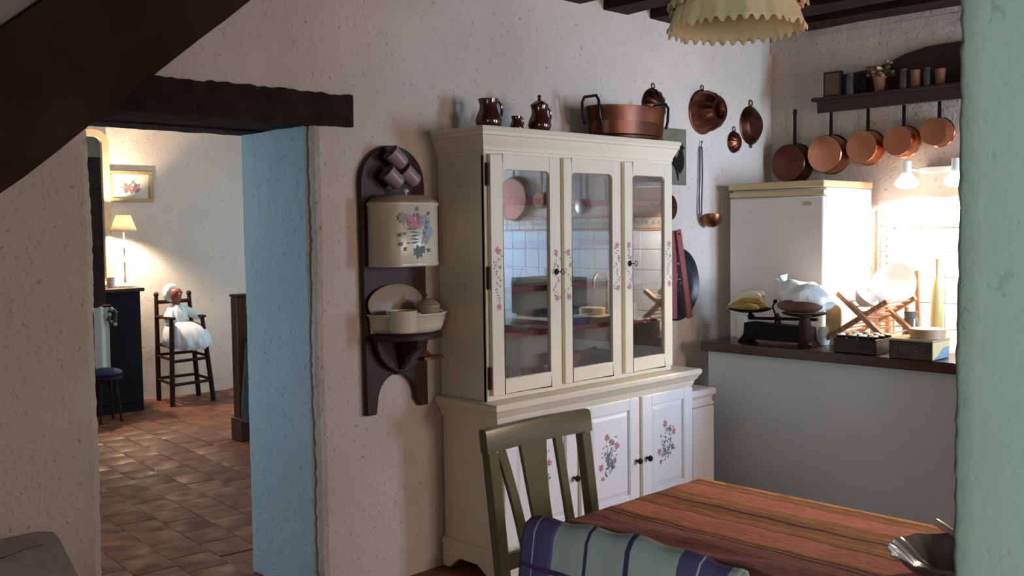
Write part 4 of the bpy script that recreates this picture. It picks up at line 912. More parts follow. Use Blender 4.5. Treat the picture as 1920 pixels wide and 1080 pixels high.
lathe_thing('clay_beaker', 'clay beaker on the dark shelf, nearer the pier', 'beaker', (5.66, 2.335, 2.331), [(0,0),(.024,0),(.028,.09),(.025,.09),(.02,.01),(0,.008)], K['clay'])
fp = thing('dried_flowers', 'clay pot of dried flowers on the dark wall shelf', 'flowers', (5.66, 2.69, 2.331))
obj('pot', MB().lathe([(0,0),(.026,0),(.036,.075),(.041,.077),(.041,.088),(.034,.088),(.03,.02),(0,.015)], 22), K['clay'], fp)
for k in range(30):
    a = rnd.uniform(0, 2*PI); R = rnd.uniform(.015, .075); zz = rnd.uniform(.11, .19)-R*.35
    p = (R*math.cos(a)*.8, R*math.sin(a)*1.15, zz)
    f = obj('bloom', MB().ball(p, rnd.uniform(.010, .017), rz=.010, n=8, m=5, fn=lambda d: 1+.25*math.sin(d.x*12)+.2*math.sin(d.y*14)), K['dry_flower'] if k % 3 else K['dry_cream'], fp, smooth=0)
    obj('stem', MB().tube([(0, 0, .06), p], .0016, 4), K['dry_flower'], f)

# spotlights under the shelf
sl_ = thing('spotlight_bar', 'white spotlight bar with lit lamps on the kitchen wall', 'lamp', (5.72, 2.3, 1.86))
obj('rail', MB().box(5.68, 5.758, 1.75, 2.46, 1.842, 1.878), K['white_paint'], sl_, absolute=True, bevel=.004)
for k, y in enumerate((2.495, 2.215)):
    arm = obj('arm', MB().tube([(5.68, y-.03, 1.86), (5.62, y, 1.87)], .010, 8), K['white_paint'], sl_, absolute=True)
    obj('socket', MB().lathe([(.0,.055),(.026,.05),(.028,.0),(.028,-.02),(.026,-.02),(.024,.04),(0,.045)], 22, M=T((5.60, y, 1.862))), K['fridge'], arm, absolute=True)
    obj('bulb', MB().lathe([(.026,-.018),(.040,-.040),(.060,-.062),(.066,-.078),(.060,-.094),(.035,-.106),(0,-.110)], 28, M=T((5.60, y, 1.862))), K['bulb'], arm, absolute=True)
    d = bpy.data.lights.new('spotlight_glow', 'SPOT'); d.energy = 64; d.color = (1.0, .80, .62); d.spot_size = math.radians(154); d.spot_blend = .12; d.shadow_soft_size = .045
    lo = bpy.data.objects.new('spotlight_glow', d); COL.objects.link(lo); lo.parent = sl_; lo.location = (5.60-5.72, y-2.3, 1.745-1.86)

# ceiling spotlight further along the kitchen, turned to the table
cs = thing('ceiling_spotlight', 'white spotlight under the kitchen ceiling turned towards the table', 'lamp', (5.35, .95, 2.72))
obj('mount', MB().lathe([(.04,0),(.04,-.015),(.03,-.02),(0,-.02)], 20), K['fridge'], cs)
obj('stem', MB().tube([(0,0,-.018), (0,0,-.46), (-.03,0,-.50)], .008, 8), K['fridge'], cs)
Mh = T((-.05, 0, -.52)) @ Vector((-3.0, .25, -1.4)).to_track_quat('Z', 'Y').to_matrix().to_4x4()
obj('shade', MB().lathe([(0,-.06),(.03,-.05),(.05,.0),(.075,.06),(.072,.06),(.046,0),(0,-.045)], 28, M=Mh), K['fridge'], cs)
obj('bulb', MB().ball((0,0,.02), .036, n=16, m=10, M=Mh), K['bulb'], cs)
d = bpy.data.lights.new('ceiling_spotlight_glow', 'SPOT'); d.energy = 190; d.color = (1.0, .74, .52); d.spot_size = math.radians(52); d.spot_blend = .45; d.shadow_soft_size = .06
lo = bpy.data.objects.new('ceiling_spotlight_glow', d); COL.objects.link(lo); lo.parent = cs; lo.matrix_local = Mh @ T((0, 0, .08)) @ Matrix.Rotation(PI, 4, 'X')

# further along the kitchen wall (seen mirrored in the dresser glass)
t = saucepan('large dark frying pan hanging over the kitchen sink', .42, 1.80, .17, .27, K['copper_dim'], .05); t['group'] = 'pans over the kitchen sink'
t = saucepan('small dark saucepan hanging over the kitchen sink', .74, 1.78, .06, .25, K['copper_dim'], .06); t['group'] = 'pans over the kitchen sink'
sk = thing('skimmer', 'long handled skimmer hanging over the kitchen counter', 'skimmer', (5.752, 1.15, 1.72))
obj('disc', MB().lathe([(.058,0),(.06,.004),(.04,.012),(0,.014)], 28, M=RY(-PI/2)), K['tin'], sk)
obj('handle', MB().box(-.014, -.008, -.007, .007, .05, .40), K['tin'], sk)
mw = thing('microwave', 'dark microwave oven on the kitchen counter', 'microwave', (5.52, 1.0, .886))
obj('case', MB().box(-.17, .2, -.23, .23, .012, .29), K['black'], mw, bevel=.006); obj('door', MB().box(-.182, -.171, -.22, .12, .03, .275), mat('dark_window_glass', (.03,.035,.04), .1, spec=.6), mw, bevel=.003)
for x in (-.13, .16):
    for y in (-.19, .19): obj('foot', MB().box(x-.015, x+.015, y-.015, y+.015, 0, .012), K['black'], mw)
fa = thing('tap', 'curved chrome tap rising from the kitchen counter', 'tap', (5.62, 1.52, .886))
obj('spout', MB().tube([(0,0,0),(0,0,.26)] + [(-.08+.08*math.cos(a), 0, .26+.08*math.sin(a)) for a in [PI*i/10 for i in range(1, 11)]] + [(-.16,0,.22)], .011, 10), K['chrome'], fa)
obj('base', MB().lathe([(.028,0),(.026,.03),(.014,.04),(0,.04)], 20), K['chrome'], fa)
obj('lever', MB().tube([(0,.015,.03),(0,.07,.07)], .007, 8), K['chrome'], fa)

# ------------------------------------------------------------------ dining table, chairs, towel, bowl, pendant lamp
RO, RO2, BR, BR2, GO, DKS = (.66,.25,.20), (.74,.27,.19), (.40,.17,.085), (.46,.21,.095), (.60,.30,.12), (.10,.045,.06)
tbm = [(0,(.30,.13,.12)),(.06,(.26,.11,.105)),(.12,(.36,.16,.13)),(.165,DKS),(.172,BR),(.185,DKS),(.192,BR2),(.205,RO),(.31,DKS),(.315,BR2),(.345,GO),(.352,BR),(.395,DKS),(.412,BR),(.445,GO),(.452,BR2),(.485,RO2),(.575,DKS),(.58,BR2),(.600,GO),(.607,BR),(.63,GO),(.66,GO)]
ta = thing('dining_table', 'wooden dining table under a striped terracotta cloth', 'table', (2.28, 1.05, 0))
obj('top', MB().box(-.32, .32, -.77, .77, .715, .742), K['brown_wood'], ta, bevel=.004)
obj('apron', MB().box(-.27, .27, -.72, .72, .63, .714), K['brown_wood'], ta)
for x in (-.27, .27):
    for y in (-.71, .71): obj('leg', MB().lathe([(.022,0),(.026,.05),(.033,.45),(.036,.63),(0,.63)], 14, M=T((x, y, 0))), K['brown_wood'], ta)
def cloth_mesh():
    mb = MB(); W, Lh, drop = .33, .785, .17; vs = []; nx, ny = 44, 100
    def shape(u, v):        # u across, v along: flat top, sides hanging with soft folds
        x, y, z = u, v, .747
        ex = max(0, abs(u)-W+.015); ey = max(0, abs(v)-Lh+.015)
        z += .0012*math.sin(u*40+v*9)+.0010*math.sin(v*37)+(.006*math.exp(-((u+.27)/.05)**2)*math.sin(v*17+u*30) if u < -.1 else 0)
        if ex or ey:
            d = max(ex, ey); b = min(d, .015)
            if ex >= ey: x = math.copysign(W-.015+min(ex, .02)*.75+.010*math.sin(v*24+1)*max(0, ex-.02)*6, u)
            if ey > ex: y = math.copysign(Lh-.015+min(ey, .02)*.75+.010*math.sin(u*26)*max(0, ey-.02)*6, v)
            if ex and ey: x = math.copysign(W-.015+min(ex, .02)*.75, u); y = math.copysign(Lh-.015+min(ey, .02)*.75, v)
            z = .747-max(0, d-.006)
        return (x, y, z)
    U = [-W-drop+(2*W+2*drop)*i/nx for i in range(nx+1)]; V = [-Lh-drop+(2*Lh+2*drop)*j/ny for j in range(ny+1)]
    mb.add([shape(u, v) for u in U for v in V], [(i*(ny+1)+j, (i+1)*(ny+1)+j, (i+1)*(ny+1)+j+1, i*(ny+1)+j+1) for i in range(nx) for j in range(ny)])
    mb.v = [(x+.33, y, z) for x, y, z in mb.v]
    return mb
cl = obj('tablecloth', cloth_mesh(), stripes('striped_tablecloth', 0, tbm, .9, wob=.004, noise=.38), smooth=60, recalc=False); cl.location = (2.28-.33, 1.05, 0)
sm = cl.modifiers.new('thick', 'SOLIDIFY'); sm.thickness = .0025; sm.offset = 1
tag(cl, 'terracotta striped cloth draped over the dining table', 'tablecloth')

def make_chair(label, m, loc, rot):
    t = thing('dining_chair', label, 'chair', loc, rot); W = .229
    def yb(z): return .185+max(0, z-.42)*.13       # raked back
    rail = MB(); 
    vs = []; n = 12
    for i in range(n+1):
        x = -W-.004+(2*W+.008)*i/n; cv = .018*(1-(x/W)**2)
        for dy, z in ((-.016, .888), (.016, .888), (.016, .950), (.010, .958), (-.010, .958), (-.016, .950)): vs.append((x, yb(z)+dy+cv, z))
    rail.add(vs, [(i*6+k, i*6+(k+1) % 6, i*6+6+(k+1) % 6, i*6+6+k) for i in range(n) for k in range(6)] + [tuple(range(6)), tuple(n*6+k for k in range(6))[::-1]])
    obj('top_rail', rail, m, t, smooth=40)
    def strip(x0, x1, x2, w0, w1, w2, z0, z1, th=.02, k=10):   # curved upright: centre x and width at bottom, middle, top
        mb = MB(); vs = []
        for i in range(k+1):
            s = i/k; q = lambda a, b, c: a*(1-s)*(1-2*s)+b*4*s*(1-s)+c*s*(2*s-1)
            x, w_, z = q(x0, x1, x2), q(w0, w1, w2), z0+(z1-z0)*s; cv = .012*(1-(x/W)**2)*s
            vs += [(x-w_/2, yb(z)-th/2+cv, z), (x+w_/2, yb(z)-th/2+cv, z), (x+w_/2, yb(z)+th/2+cv, z), (x-w_/2, yb(z)+th/2+cv, z)]
        mb.add(vs, [(i*4+j, i*4+(j+1) % 4, i*4+4+(j+1) % 4, i*4+4+j) for i in range(k) for j in range(4)] + [(0,1,2,3), (k*4+3,k*4+2,k*4+1,k*4)])
        return mb
    for s in (-1, 1):
        lg = strip(s*(W-.02), s*(W-.02), s*(W-.022), .036, .038, .04, .0, .890, .034, 14)
        lg.v = [(x, y-.09*max(0, .42-z)*-1 if z < .42 else y, z) for x, y, z in lg.v]
        obj('back_post', lg, m, t, bevel=.003)
        obj('front_leg', MB().lathe([(.015,0),(.02,.1),(.022,.40),(0,.43)], 14, M=T((s*(W-.03), -.20, 0))), m, t)
    obj('lower_rail', MB().box(-W+.03, W-.03, yb(.56)-.010, yb(.56)+.010, .535, .585), m, t, bevel=.003)
    obj('splat', strip(-.012, -.022, -.018, .075, .085, .115, .583, .892, .014), m, t)
    obj('slat', strip(-.105, -.128, -.165, .032, .032, .034, .583, .892, .014), m, t)
    obj('slat', strip(.105, .098, .092, .032, .030, .034, .583, .892, .014), m, t)
    obj('seat', MB().prism([(-.21,.19),(-.235,-.20),(-.21,-.235),(.21,-.235),(.235,-.20),(.21,.19)], .43, .46, 'xy'), m, t, bevel=.008)
    for s in (-1, 1): obj('stretcher', MB().tube([(s*(W-.03), -.20, .20), (s*(W-.02), .20, .20)], .010, 8), m, t)
    obj('stretcher', MB().tube([(-W+.03, 0, .20), (W-.03, 0, .20)], .010, 8), m, t)
    return t
make_chair('olive green chair with curved splats between table and dresser', K['green_paint'], (2.182, 1.885, 0), 0)
make_chair('chair with its back covered by a purple checked towel, in front of table', K['green_paint'], (1.655, 1.16, 0), PI/2+.05)
# towel over the chair back, built in its own frame: x along the back, z up
def towel_mesh():
    mb = MB(); vs = []; nx, ns = 60, 46; Wd = .475
    for i in range(nx+1):
        x = -Wd/2+Wd*i/nx; top = -.012*abs(x/Wd*2)**3+.003*math.sin(x*55)+.002*math.sin(x*23+1)
        sag = (.045*max(0, (abs(x)-.19)/.05)) if abs(x) > .19 else 0
        for j in range(ns+1):
            s = -1+2*j/ns            # -1 front hem ... 0 top ... 1 back hem
            L = .46*abs(s); fold = (.005*(1+math.sin(x*31+s*2))+.004*(1+math.sin(x*67+1.3)))*min(1, abs(s)*2)+.004
            b = .020
            if L < .035: ang = (L/.035)*PI/2; y = b*math.sin(ang); z = b*math.cos(ang)-b
            else: y = b+fold; z = -b-(L-.035)
            if s < 0: y = -y
            y += -.13*(L)*0 + (.13*z)      # follow the raked back
            vs.append((x+ (sag*.15*(1 if x > 0 else -1)*abs(s)), y, z+top-sag*.25*0))
    mb.add(vs, [(i*(ns+1)+j, (i+1)*(ns+1)+j, (i+1)*(ns+1)+j+1, i*(ns+1)+j+1) for i in range(nx) for j in range(ns)])
    mb.v = [(x+.2375, y, z) for x, y, z in mb.v]
    return mb
PU, WH, DK, LV = (.11,.08,.20), (.40,.42,.43), (.06,.045,.10), (.36,.30,.48)
tm = stripes('purple_check_towel', 0, [(0,PU),(.018,PU),(.030,(.52,.5,.6)),(.034,PU),(.075,(.17,.12,.32)),(.082,WH),(.158,DK),(.166,WH),(.252,DK),(.262,WH),(.36,PU),(.40,(.52,.5,.6)),(.404,PU),(.455,WH),(.475,WH)], .95, second=(2, -.098, -.088, (.07,.045,.11)))
tw_ = obj('tea_towel', towel_mesh(), tm, smooth=60, recalc=False)
Rw = Matrix.Rotation(PI/2+.05, 4, 'Z'); c_ = Vector((1.655, 1.16, 0)) + Rw @ Vector((0, .185+.545*.13+.018, 0))
# towel x runs along world -y, so that its broad purple band lies at the far end
tw_.location = c_ + Vector((0, .2375-.012, .985)); tw_.rotation_euler = (0, 0, -PI/2+.05)
sm = tw_.modifiers.new('thick', 'SOLIDIFY'); sm.thickness = .004; sm.offset = 0
tag(tw_, 'white tea towel with purple checks hanging over the near chair back', 'towel')

gb = thing('glass_bowl', 'smoky fluted glass bowl on the striped tablecloth beside the pier', 'bowl', (2.215, .86, .749))
obj('bowl', MB().lathe([(0,.004),(.05,0),(.055,.006),(.10,.025),(.135,.052),(.150,.064),(.146,.067),(.128,.056),(.095,.030),(.05,.012),(0,.010)], 96, fn=lambda r, z, a: (r*(1+.014*math.cos(24*a)*(1 if r > .09 else 0)), z+(.002*math.cos(12*a) if r > .14 else 0))), K['glassware'], gb, smooth=60)
sp_ = thing('wooden_spoon', 'pale wooden spoon leaning in the smoky glass bowl', 'spoon', (2.25, .85, .77))
obj('handle', MB().tube([(.0, -.03, .015), (.08, .06, .05), (.155, .137, .048)], [.006, .008, .010], 10), K['pink_china'], sp_)
obj('scoop', MB().ball((-.02, -.05, .012), .03, .02, .009, n=12, m=8), K['pink_china'], sp_)

pe = thing('pendant_lamp', 'pendant lamp with cream zigzag ruffle and brick red shade', 'lamp', (2.18, 1.415, 2.04))
def ruf(r, z, a): return (r*(1+.045*math.cos(13*a)+.02*math.cos(29*a+1)), z)
mb = MB(); nA = 156; vs = []; rows = 7
for i in range(rows):
    s = i/(rows-1); z = .105*(1-s); R = .135+.034*s
    for j in range(nA):
        a = 2*PI*j/nA; rr = R*(1+(.030*math.cos(13*a)+.014*math.cos(29*a+1))*(s**.7)); zz = z
        if i == rows-1: zz = z+(.010 if j % 4 in (1, 2) else -.002)
        vs.append((rr*math.cos(a), rr*math.sin(a), zz))
mb.add(vs, [(i*nA+j, i*nA+(j+1) % nA, (i+1)*nA+(j+1) % nA, (i+1)*nA+j) for i in range(rows-1) for j in range(nA)])
o = obj('ruffle', mb, K['pendant_cream'], pe, smooth=80, recalc=False); s_ = o.modifiers.new('thick', 'SOLIDIFY'); s_.thickness = .0015
mb = MB(); vs = []
for i in range(rows):
    s = i/(rows-1); z = .125-.065*s; R = .139+.030*s
    for j in range(nA):
        a = 2*PI*j/nA; rr = R*(1+(.036*math.cos(13*a+.5)+.014*math.cos(31*a))*(s**.6)); zz = z+((.009 if j % 4 in (1, 2) else -.003) if i == rows-1 else 0)
        vs.append((rr*math.cos(a), rr*math.sin(a), zz))
mb.add(vs, [(i*nA+j, i*nA+(j+1) % nA, (i+1)*nA+(j+1) % nA, (i+1)*nA+j) for i in range(rows-1) for j in range(nA)])
o = obj('upper_ruffle', mb, K['pendant_cream'], pe, smooth=80, recalc=False); s_ = o.modifiers.new('thick', 'SOLIDIFY'); s_.thickness = .0015
o = obj('shade', MB().lathe([(.160,.072),(.150,.10),(.138,.128),(.06,.23),(.03,.25)], 64, fn=lambda r, z, a: (r*(1+.012*math.cos(13*a)), z)), K['pendant_red'], pe, recalc=False)
o.data.polygons  # open bottom and top
bm2 = bmesh.new(); bm2.from_mesh(o.data); bmesh.ops.delete(bm2, geom=[f for f in bm2.faces if len(f.verts) > 4], context='FACES'); bm2.to_mesh(o.data); bm2.free()
obj('cord', MB().tube([(0,0,.24),(0,0,.90)], .004, 6), K['black'], pe); obj('socket', MB().lathe([(.018,.17),(.02,.21),(.02,.25),(.008,.27),(0,.27)], 16), K['black'], pe)
obj('bulb', MB().ball((0,0,.14), .028, rz=.034, n=14, m=10), K['white_china'], pe)

# ------------------------------------------------------------------ room beyond the doorway
sb = thing('sideboard', 'black painted sideboard against the far wall of the next room', 'sideboard', (3.2, 8.7, 0))
obj('body', MB().box(2.5, 3.685, 8.47, 8.985, 0, 1.05), K['black'], sb, absolute=True, bevel=.004)
obj('top', MB().box(2.48, 3.715, 8.44, 8.99, 1.05, 1.082), K['brown_wood'], sb, absolute=True, bevel=.005)
for x0, x1 in ((2.55, 3.08), (3.12, 3.65)): 
    d = obj('door', MB().box(x0, x1, 8.458, 8.469, .08, 1.0), K['black'], sb, absolute=True, bevel=.004)
    obj('knob', MB().ball((x1-.05 if x0 < 3 else x0+.05, 8.45, .6), .012, n=8, m=6), K['brass_dull'], d, absolute=True)
tl_ = thing('table_lamp', 'lit table lamp with cream cone shade on the black sideboard', 'lamp', (3.672, 8.74, 1.083))
obj('base', MB().lathe([(0,0),(.085,0),(.088,.008),(.06,.024),(.03,.034),(0,.036)], 28), K['enamel'], tl_)
obj('stem', MB().lathe([(.012,.03),(.009,.06),(.013,.075),(.008,.09),(.007,.2),(.012,.215),(.007,.23),(.007,.33),(.011,.345),(.006,.36),(.006,.48),(0,.48)], 14), K['enamel'], tl_)
s_ = MB(); s_.lathe([(.112,.500),(.062,.640)], 48); s_.f = [f for f in s_.f if len(f) == 4]; s_.m = s_.m[:len(s_.f)]
o = obj('shade', s_, K['shade_cream'], tl_, recalc=False); md = o.modifiers.new('thick', 'SOLIDIFY'); md.thickness = .0015
obj('bulb', MB().ball((0,0,.545), .022, rz=.03, n=12, m=8), K['bulb'], tl_)
d = bpy.data.lights.new('table_lamp_glow', 'POINT'); d.energy = 200; d.color = (1.0, .79, .55); d.shadow_soft_size = .03
lo = bpy.data.objects.new('table_lamp_glow', d); COL.objects.link(lo); lo.parent = tl_; lo.location = (0, 0, .56)
mug('mug', 'orange mug on the sideboard, further from the lamp', (3.44, 8.72, 1.083), K['ochre'], 1.0, 'mug')
lathe_thing('tumbler', 'white tumbler on the sideboard beside the lamp base', 'cup', (3.535, 8.72, 1.083), [(0,0),(.03,0),(.036,.09),(.033,.09),(.028,.01),(0,.008)], K['white_china'])
mi = thing('wall_mirror', 'mirror with rounded honey coloured frame above the black sideboard', 'mirror', (3.3, 8.98, 1.1))
def arch(x0, x1, z0, z1, r):
    return [(x0, z0), (x1, z0)] + [(x1-r+r*math.cos(a), z1-r+r*math.sin(a)) for a in [PI/2*i/8 for i in range(9)]] + [(x0+r-r*math.sin(a), z1-r+r*math.cos(a)) for a in [PI/2*i/8 for i in range(9)]]
o_, i_ = arch(2.75, 3.655, 1.09, 2.49, .12), arch(2.81, 3.595, 1.15, 2.43, .07)
n = len(o_); mb = MB(); mb.add([(a, 8.955, b) for a, b in o_]+[(a, 8.955, b) for a, b in i_]+[(a, 8.995, b) for a, b in o_]+[(a, 8.98, b) for a, b in i_],
    [(k, (k+1) % n, n+(k+1) % n, n+k) for k in range(n)] + [(2*n+k, 2*n+(k+1) % n, (k+1) % n, k) for k in range(n)] + [(n+k, n+(k+1) % n, 3*n+(k+1) % n, 3*n+k) for k in range(n)])
obj('frame', mb, K['honey_frame'], mi, absolute=True); obj('glass', MB().prism(i_, 8.978, 8.985, 'xz'), K['mirror'], mi, absolute=True)
pa = thing('wooden_screen', 'tall dark narrow wooden screen at the left edge of the doorway view', 'screen', (3.3, 8.38, 0))
obj('panel', MB().box(3.13, 3.345, 8.37, 8.42, .62, 2.20), K['dark_wood'], pa, absolute=True, bevel=.006)
obj('foot_rail', MB().box(3.10, 3.20, 8.36, 8.43, 0, .62), K['dark_wood'], pa, absolute=True, bevel=.006)
ct_ = thing('cotton_runner', 'pale embroidered cloth hanging beside the dark panel', 'cloth', (3.29, 8.30, .33))
mb = MB(); vs = []
for i in range(13):
    for j in range(21):
        x = -.075+.12*i/12; z = .0+.62*j/20; vs.append((x, .012*math.sin(x*70)+.004*math.sin(z*9), z))
mb.add(vs, [(i*21+j, (i+1)*21+j, (i+1)*21+j+1, i*21+j+1) for i in range(12) for j in range(20)])
o = obj('cloth', mb, K['canvas'], ct_, smooth=60, recalc=False); md = o.modifiers.new('thick', 'SOLIDIFY'); md.thickness = .004
obj('rod', MB().tube([(-.10, 0, .622), (.065, 0, .622)], .010, 8), K['dark_wood'], ct_)
gl_ = thing('dried_wreath', 'small green dried wreath hanging beside the pale cloth', 'wreath', (3.365, 8.30, .86))
mb = MB()
for k in range(26):
    a = k*2*PI/26; mb.ball((.028*math.cos(a)+rnd.uniform(-.01,.01), rnd.uniform(-.015,.015), .06*math.sin(a)+rnd.uniform(-.01,.01)), .017, n=7, m=5)
obj('leaves', mb, K['garland'], gl_, smooth=0)
for k, (x, z) in enumerate(((-.01, .065), (.015, -.065), (-.03, .02))): obj('dried_rose', MB().ball((x, -.02, z), .017, n=8, m=6), K['dry_cream'], gl_)
so = thing('stool', 'dark stool with navy cushion in front of the black sideboard', 'stool', (3.22, 8.13, 0))
obj('seat', MB().lathe([(0,.36),(.13,.36),(.135,.375),(.13,.39),(0,.39)], 28), K['chair_brown'], so)
obj('cushion', MB().ball((0,0,.415), .135, .135, .04, n=24, m=10), K['navy'], so)
for k in range(4):
    a = PI/4+k*PI/2; obj('leg', MB().tube([(.08*math.cos(a), .08*math.sin(a), .37), (.125*math.cos(a), .125*math.sin(a), .008)], [.014, .011], 8), K['chair_brown'], so)
pc = thing('flower_painting', 'gilt framed painting of red flowers on the far room wall', 'painting', (3.86, 9.0, 1.99))
Wp, Hp, f_ = .205, .145, .035
mb = MB()
for (a, b, c, d_) in ((-Wp, Wp, -Hp, -Hp+f_), (-Wp, Wp, Hp-f_, Hp), (-Wp, -Wp+f_, -Hp+f_, Hp-f_), (Wp-f_, Wp, -Hp+f_, Hp-f_)): mb.box(a, b, -.03, -.002, c, d_)
obj('frame', mb, K['gold_frame'], pc, bevel=.006); obj('canvas', MB().box(-Wp+f_, Wp-f_, -.014, -.004, -Hp+f_, Hp-f_), K['canvas'], pc)
mb = MB(); r_ = random.Random(2)
for k in range(60):
    a = r_.uniform(0, 2*PI); q = r_.random()**.6; x, z = .0+.095*q*math.cos(a), -.008+.055*q*math.sin(a); L = r_.uniform(.012, .026)
    mb.add([(-L,0,0),(0,0,-L*.6),(L,0,0),(0,0,L*.6)], [(0,1,2,3)], (0, 0, 2, 1, 3)[k % 5] if q < .75 else (1, 1, 3)[k % 3], T((x, -.0146-k*.00001, z)) @ RY(r_.uniform(0, PI)))
obj('painted_flowers', mb, [mat('paint_red', (.32,.09,.08), .6), K['leaf_dark'], K['flower_pink'], mat('paint_violet', (.14,.09,.13), .6)], pc, recalc=False, smooth=0)

hc = thing('high_chair', 'dark wooden child high chair with arms against the far wall', 'chair', (4.15, 8.64, 0))
B_ = dict(parent=hc, absolute=True)
LG = {'fl': ((3.93,8.43,0), (3.965,8.475,.79)), 'fr': ((4.35,8.475,0), (4.275,8.505,.79)), 'bl': ((3.99,8.84,0), (3.985,8.815,.97)), 'br': ((4.385,8.84,0), (4.305,8.815,.97))}
def at_(k, z): a, b = Vector(LG[k][0]), Vector(LG[k][1]); return tuple(a+(b-a)*(z/b.z))
for k in LG:
    mb = MB().tube([LG[k][0], at_(k, .5), LG[k][1]], [.023, .022, .018], 10)
    l = obj('leg', mb, K['chair_brown'], **B_)
    if k in ('bl', 'br'): obj('finial', MB().ball(tuple(Vector(LG[k][1])+Vector((0,0,.02))), .024, n=10, m=6), K['chair_brown'], l, absolute=True)
for a, b, zs in (('fl','fr',(.19,.40)), ('bl','br',(.21,.43,.78,.92)), ('fl','bl',(.20,.42)), ('fr','br',(.20,.42))):
    for z in zs: obj('stretcher', MB().tube([at_(a, z), at_(b, z)], .014 if z < .7 else .018, 8), K['chair_brown'], **B_)
obj('seat', MB().prism([at_('fl', .53)[:2], at_('fr', .53)[:2], at_('br', .53)[:2], at_('bl', .53)[:2]], .515, .54, 'xy'), K['chair_brown'], bevel=.004, **B_)
for a, b in (('fl','bl'), ('fr','br')):
    p, q = Vector(at_(a, .79)), Vector(at_(b, .79)); e = (p-q).normalized()*.05
    obj('armrest', MB().bar(p+e, q, .045, .02), K['chair_brown'], bevel=.004, **B_)

# doll: body one continuous surface grown from a skeleton, dress and bonnet as children
dl = thing('doll', 'doll in white dress and bonnet sitting in the dark high chair', 'doll', (4.12, 8.62, .541))
def skin(name, verts, edges, radii, m, parent, root=0, sub=2):
    me = bpy.data.meshes.new(name); me.from_pydata(verts, edges, []); o = bpy.data.objects.new(name, me); COL.objects.link(o); o.parent = parent
    md = o.modifiers.new('skin', 'SKIN'); md.use_smooth_shade = True
    for i, sv in enumerate(me.skin_vertices[0].data): sv.radius = radii[i]; sv.use_root = (i == root)
    s = o.modifiers.new('sub', 'SUBSURF'); s.levels = sub; s.render_levels = sub; me.materials.append(m); return o
V = [(0,0,.06),(0,.03,.20),(-.01,.04,.31),(-.02,.035,.365),(-.03,.015,.42),(-.035,-.005,.475),(-.035,.0,.515),
     (-.085,.02,.30),(-.12,-.04,.22),(-.10,-.09,.17), (.065,.02,.30),(.14,-.03,.25),(.19,-.06,.225), (-.05,-.09,.055),(-.06,-.17,.05),(-.06,-.19,-.01), (.06,-.09,.055),(.08,-.17,.05),(.08,-.19,-.01)]
Ed = [(0,1),(1,2),(2,3),(3,4),(4,5),(5,6),(2,7),(7,8),(8,9),(2,10),(10,11),(11,12),(0,13),(13,14),(14,15),(0,16),(16,17),(17,18)]
Ra = [(.06,.05),(.055,.045),(.055,.04),(.026,.026),(.055,.052),(.062,.06),(.04,.04),(.028,.028),(.024,.024),(.018,.018),(.028,.028),(.024,.024),(.018,.018),(.035,.035),(.03,.03),(.022,.022),(.035,.035),(.03,.03),(.022,.022)]
body = skin('body', V, Ed, Ra, K['doll_skin'], dl)
fc = MB(); 
fc.ball((-.028,-.074,.440), .014, .012, .010, n=10, m=6); obj('nose', MB().ball((-.032,-.072,.458), .009, .010, .009, n=8, m=6), K['doll_pink'], dl)
for x in (-.058, -.008): obj('eye', MB().ball((x, -.062, .473), .008, .005, .007, n=8, m=6), K['black'], dl)
obj('mouth', MB().ball((-.030,-.066,.436), .013, .006, .004, n=8, m=5), K['doll_pink'], dl)
bn = MB().ball((-.055, .055, .468), .076, .076, .086, n=24, m=14); bn.v = [(x, y if y > .015 else .015+(y-.015)*.15, z) for x, y, z in bn.v]
obj('bonnet', bn, K['cloth_white'], dl)
bo = MB().lathe([(.07,.0),(.085,.06),(.085,.14),(.06,.20),(.045,.225)], 28, M=T((-.012,.03,.135)), fn=lambda r, z, a: (r*(1+.05*math.cos(9*a)), z)); bo.f = [f for f in bo.f if len(f) == 4]; bo.m = bo.m[:len(bo.f)]
obj('bodice', bo, K['cloth_white'], dl, recalc=False)
for pts in (((-.07,.03,.31),(-.12,-.01,.25),(-.125,-.06,.195)), ((.05,.03,.31),(.12,-.005,.27),(.17,-.045,.235))): obj('sleeve', MB().tube(pts, [.038,.045,.034], 10), K['cloth_white'], dl)
mb = MB(); vs = []; nA = 72
for i, (s, z, R) in enumerate(((0,.20,.07),(.25,.185,.12),(.5,.15,.165),(.7,.095,.19),(.88,.03,.20),(1,-.04,.205))):
    for j in range(nA):
        a = 2*PI*j/nA; front = max(0, -math.sin(a)); k = 1+.07*s*math.cos(13*a)+.03*s*math.cos(22*a)
        vs.append((.03*s+R*k*math.cos(a)*(1.0), -.06*s+R*k*.95*math.sin(a)*(1 if math.sin(a) < 0 else .6), z+(.03*(1-front)*s)-.0*s+.012*s*math.cos(13*a)))
mb.add(vs, [(i*nA+j, i*nA+(j+1) % nA, (i+1)*nA+(j+1) % nA, (i+1)*nA+j) for i in range(5) for j in range(nA)])
o = obj('skirt', mb, K['cloth_white'], dl, smooth=70, recalc=False); md = o.modifiers.new('thick', 'SOLIDIFY'); md.thickness = .003
pu = thing('plush_toy', 'small beige plush toy beside the doll on the high chair', 'toy', (4.02, 8.66, .541))
obj('body', MB().ball((0,0,.05), .05, .045, .055, n=16, m=10), K['plush'], pu); h = obj('head', MB().ball((-.005,-.01,.125), .042, .04, .038, n=16, m=10), K['plush'], pu)
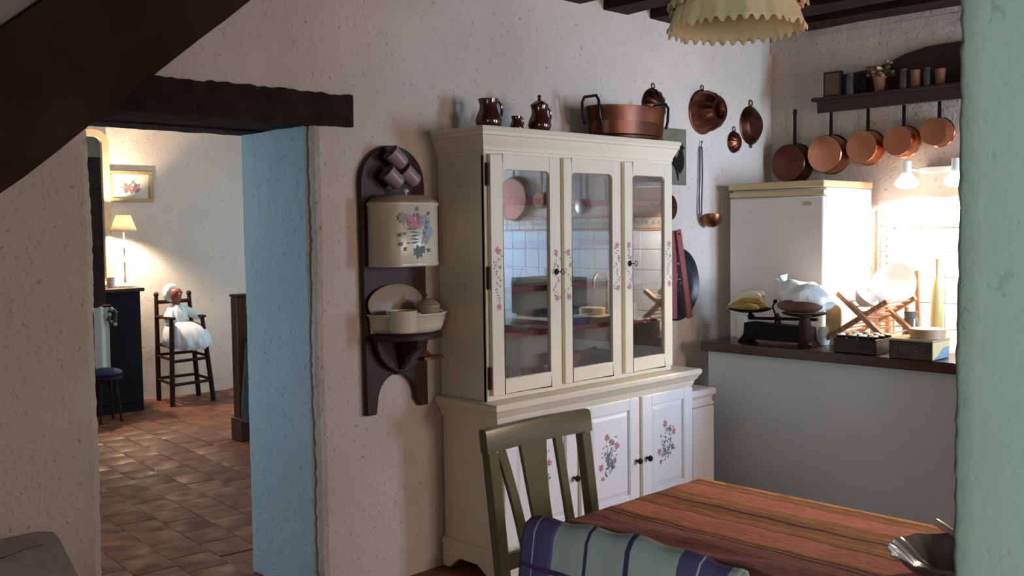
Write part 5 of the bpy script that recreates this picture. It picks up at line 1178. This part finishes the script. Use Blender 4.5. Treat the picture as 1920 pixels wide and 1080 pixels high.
for s in (-1, 1): obj('ear', MB().ball((s*.03-.005,0,.158), .015, .008, .016, n=8, m=6), K['plush'], h); obj('paw', MB().ball((s*.04,-.035,.02), .02, .03, .018, n=8, m=6), K['plush'], pu)

bd = thing('bed_end', 'reddish wooden bed end with turned foot just inside the doorway', 'bed', (4.1, 6.7, 0))
C_ = dict(parent=bd, absolute=True)
obj('post', MB().box(3.617, 3.72, 6.65, 6.74, .02, 1.075), K['bed_wood'], bevel=.008, **C_); obj('post_cap', MB().box(3.612, 3.735, 6.645, 6.745, 1.075, 1.095), K['bed_wood'], bevel=.004, **C_)
obj('foot_block', MB().box(3.602, 3.70, 6.61, 6.76, 0, .17), K['bed_wood'], bevel=.008, **C_)
obj('post', MB().box(4.55, 4.65, 6.65, 6.74, .0, 1.075), K['bed_wood'], bevel=.008, **C_)
obj('top_rail', MB().box(3.72, 4.55, 6.665, 6.725, .98, 1.04), K['bed_wood'], bevel=.006, **C_); obj('panel', MB().box(3.72, 4.55, 6.68, 6.71, .3, .98), K['bed_wood'], **C_); obj('lower_rail', MB().box(3.72, 4.55, 6.665, 6.725, .22, .3), K['bed_wood'], **C_)
ga = thing('hanging_garment', 'blue grey garment hanging from the reddish bed end', 'garment', (3.685, 6.64, .15))
mb = MB(); vs = []
for j in range(25):
    s = j/24; z = .60*s; 
    for i in range(28):
        a = 2*PI*i/28; R = (.085-.045*s**2)*(1+.12*math.cos(5*a+2*s)+.06*math.cos(9*a)); vs.append((.005+R*math.cos(a)*1.0, -.055+R*.6*math.sin(a), z))
mb.add(vs, [(j*28+i, j*28+(i+1) % 28, (j+1)*28+(i+1) % 28, (j+1)*28+i) for j in range(24) for i in range(28)] + [tuple(range(28))[::-1], tuple(24*28+i for i in range(28))])
obj('cloth', mb, K['denim'], ga, smooth=60); obj('collar', MB().ball((.01, -.05, .60), .045, .03, .03, n=14, m=8), K['black'], ga); obj('white_label', MB().ball((.02, -.075, .62), .014, .006, .012, n=8, m=6), K['cloth_white'], ga)
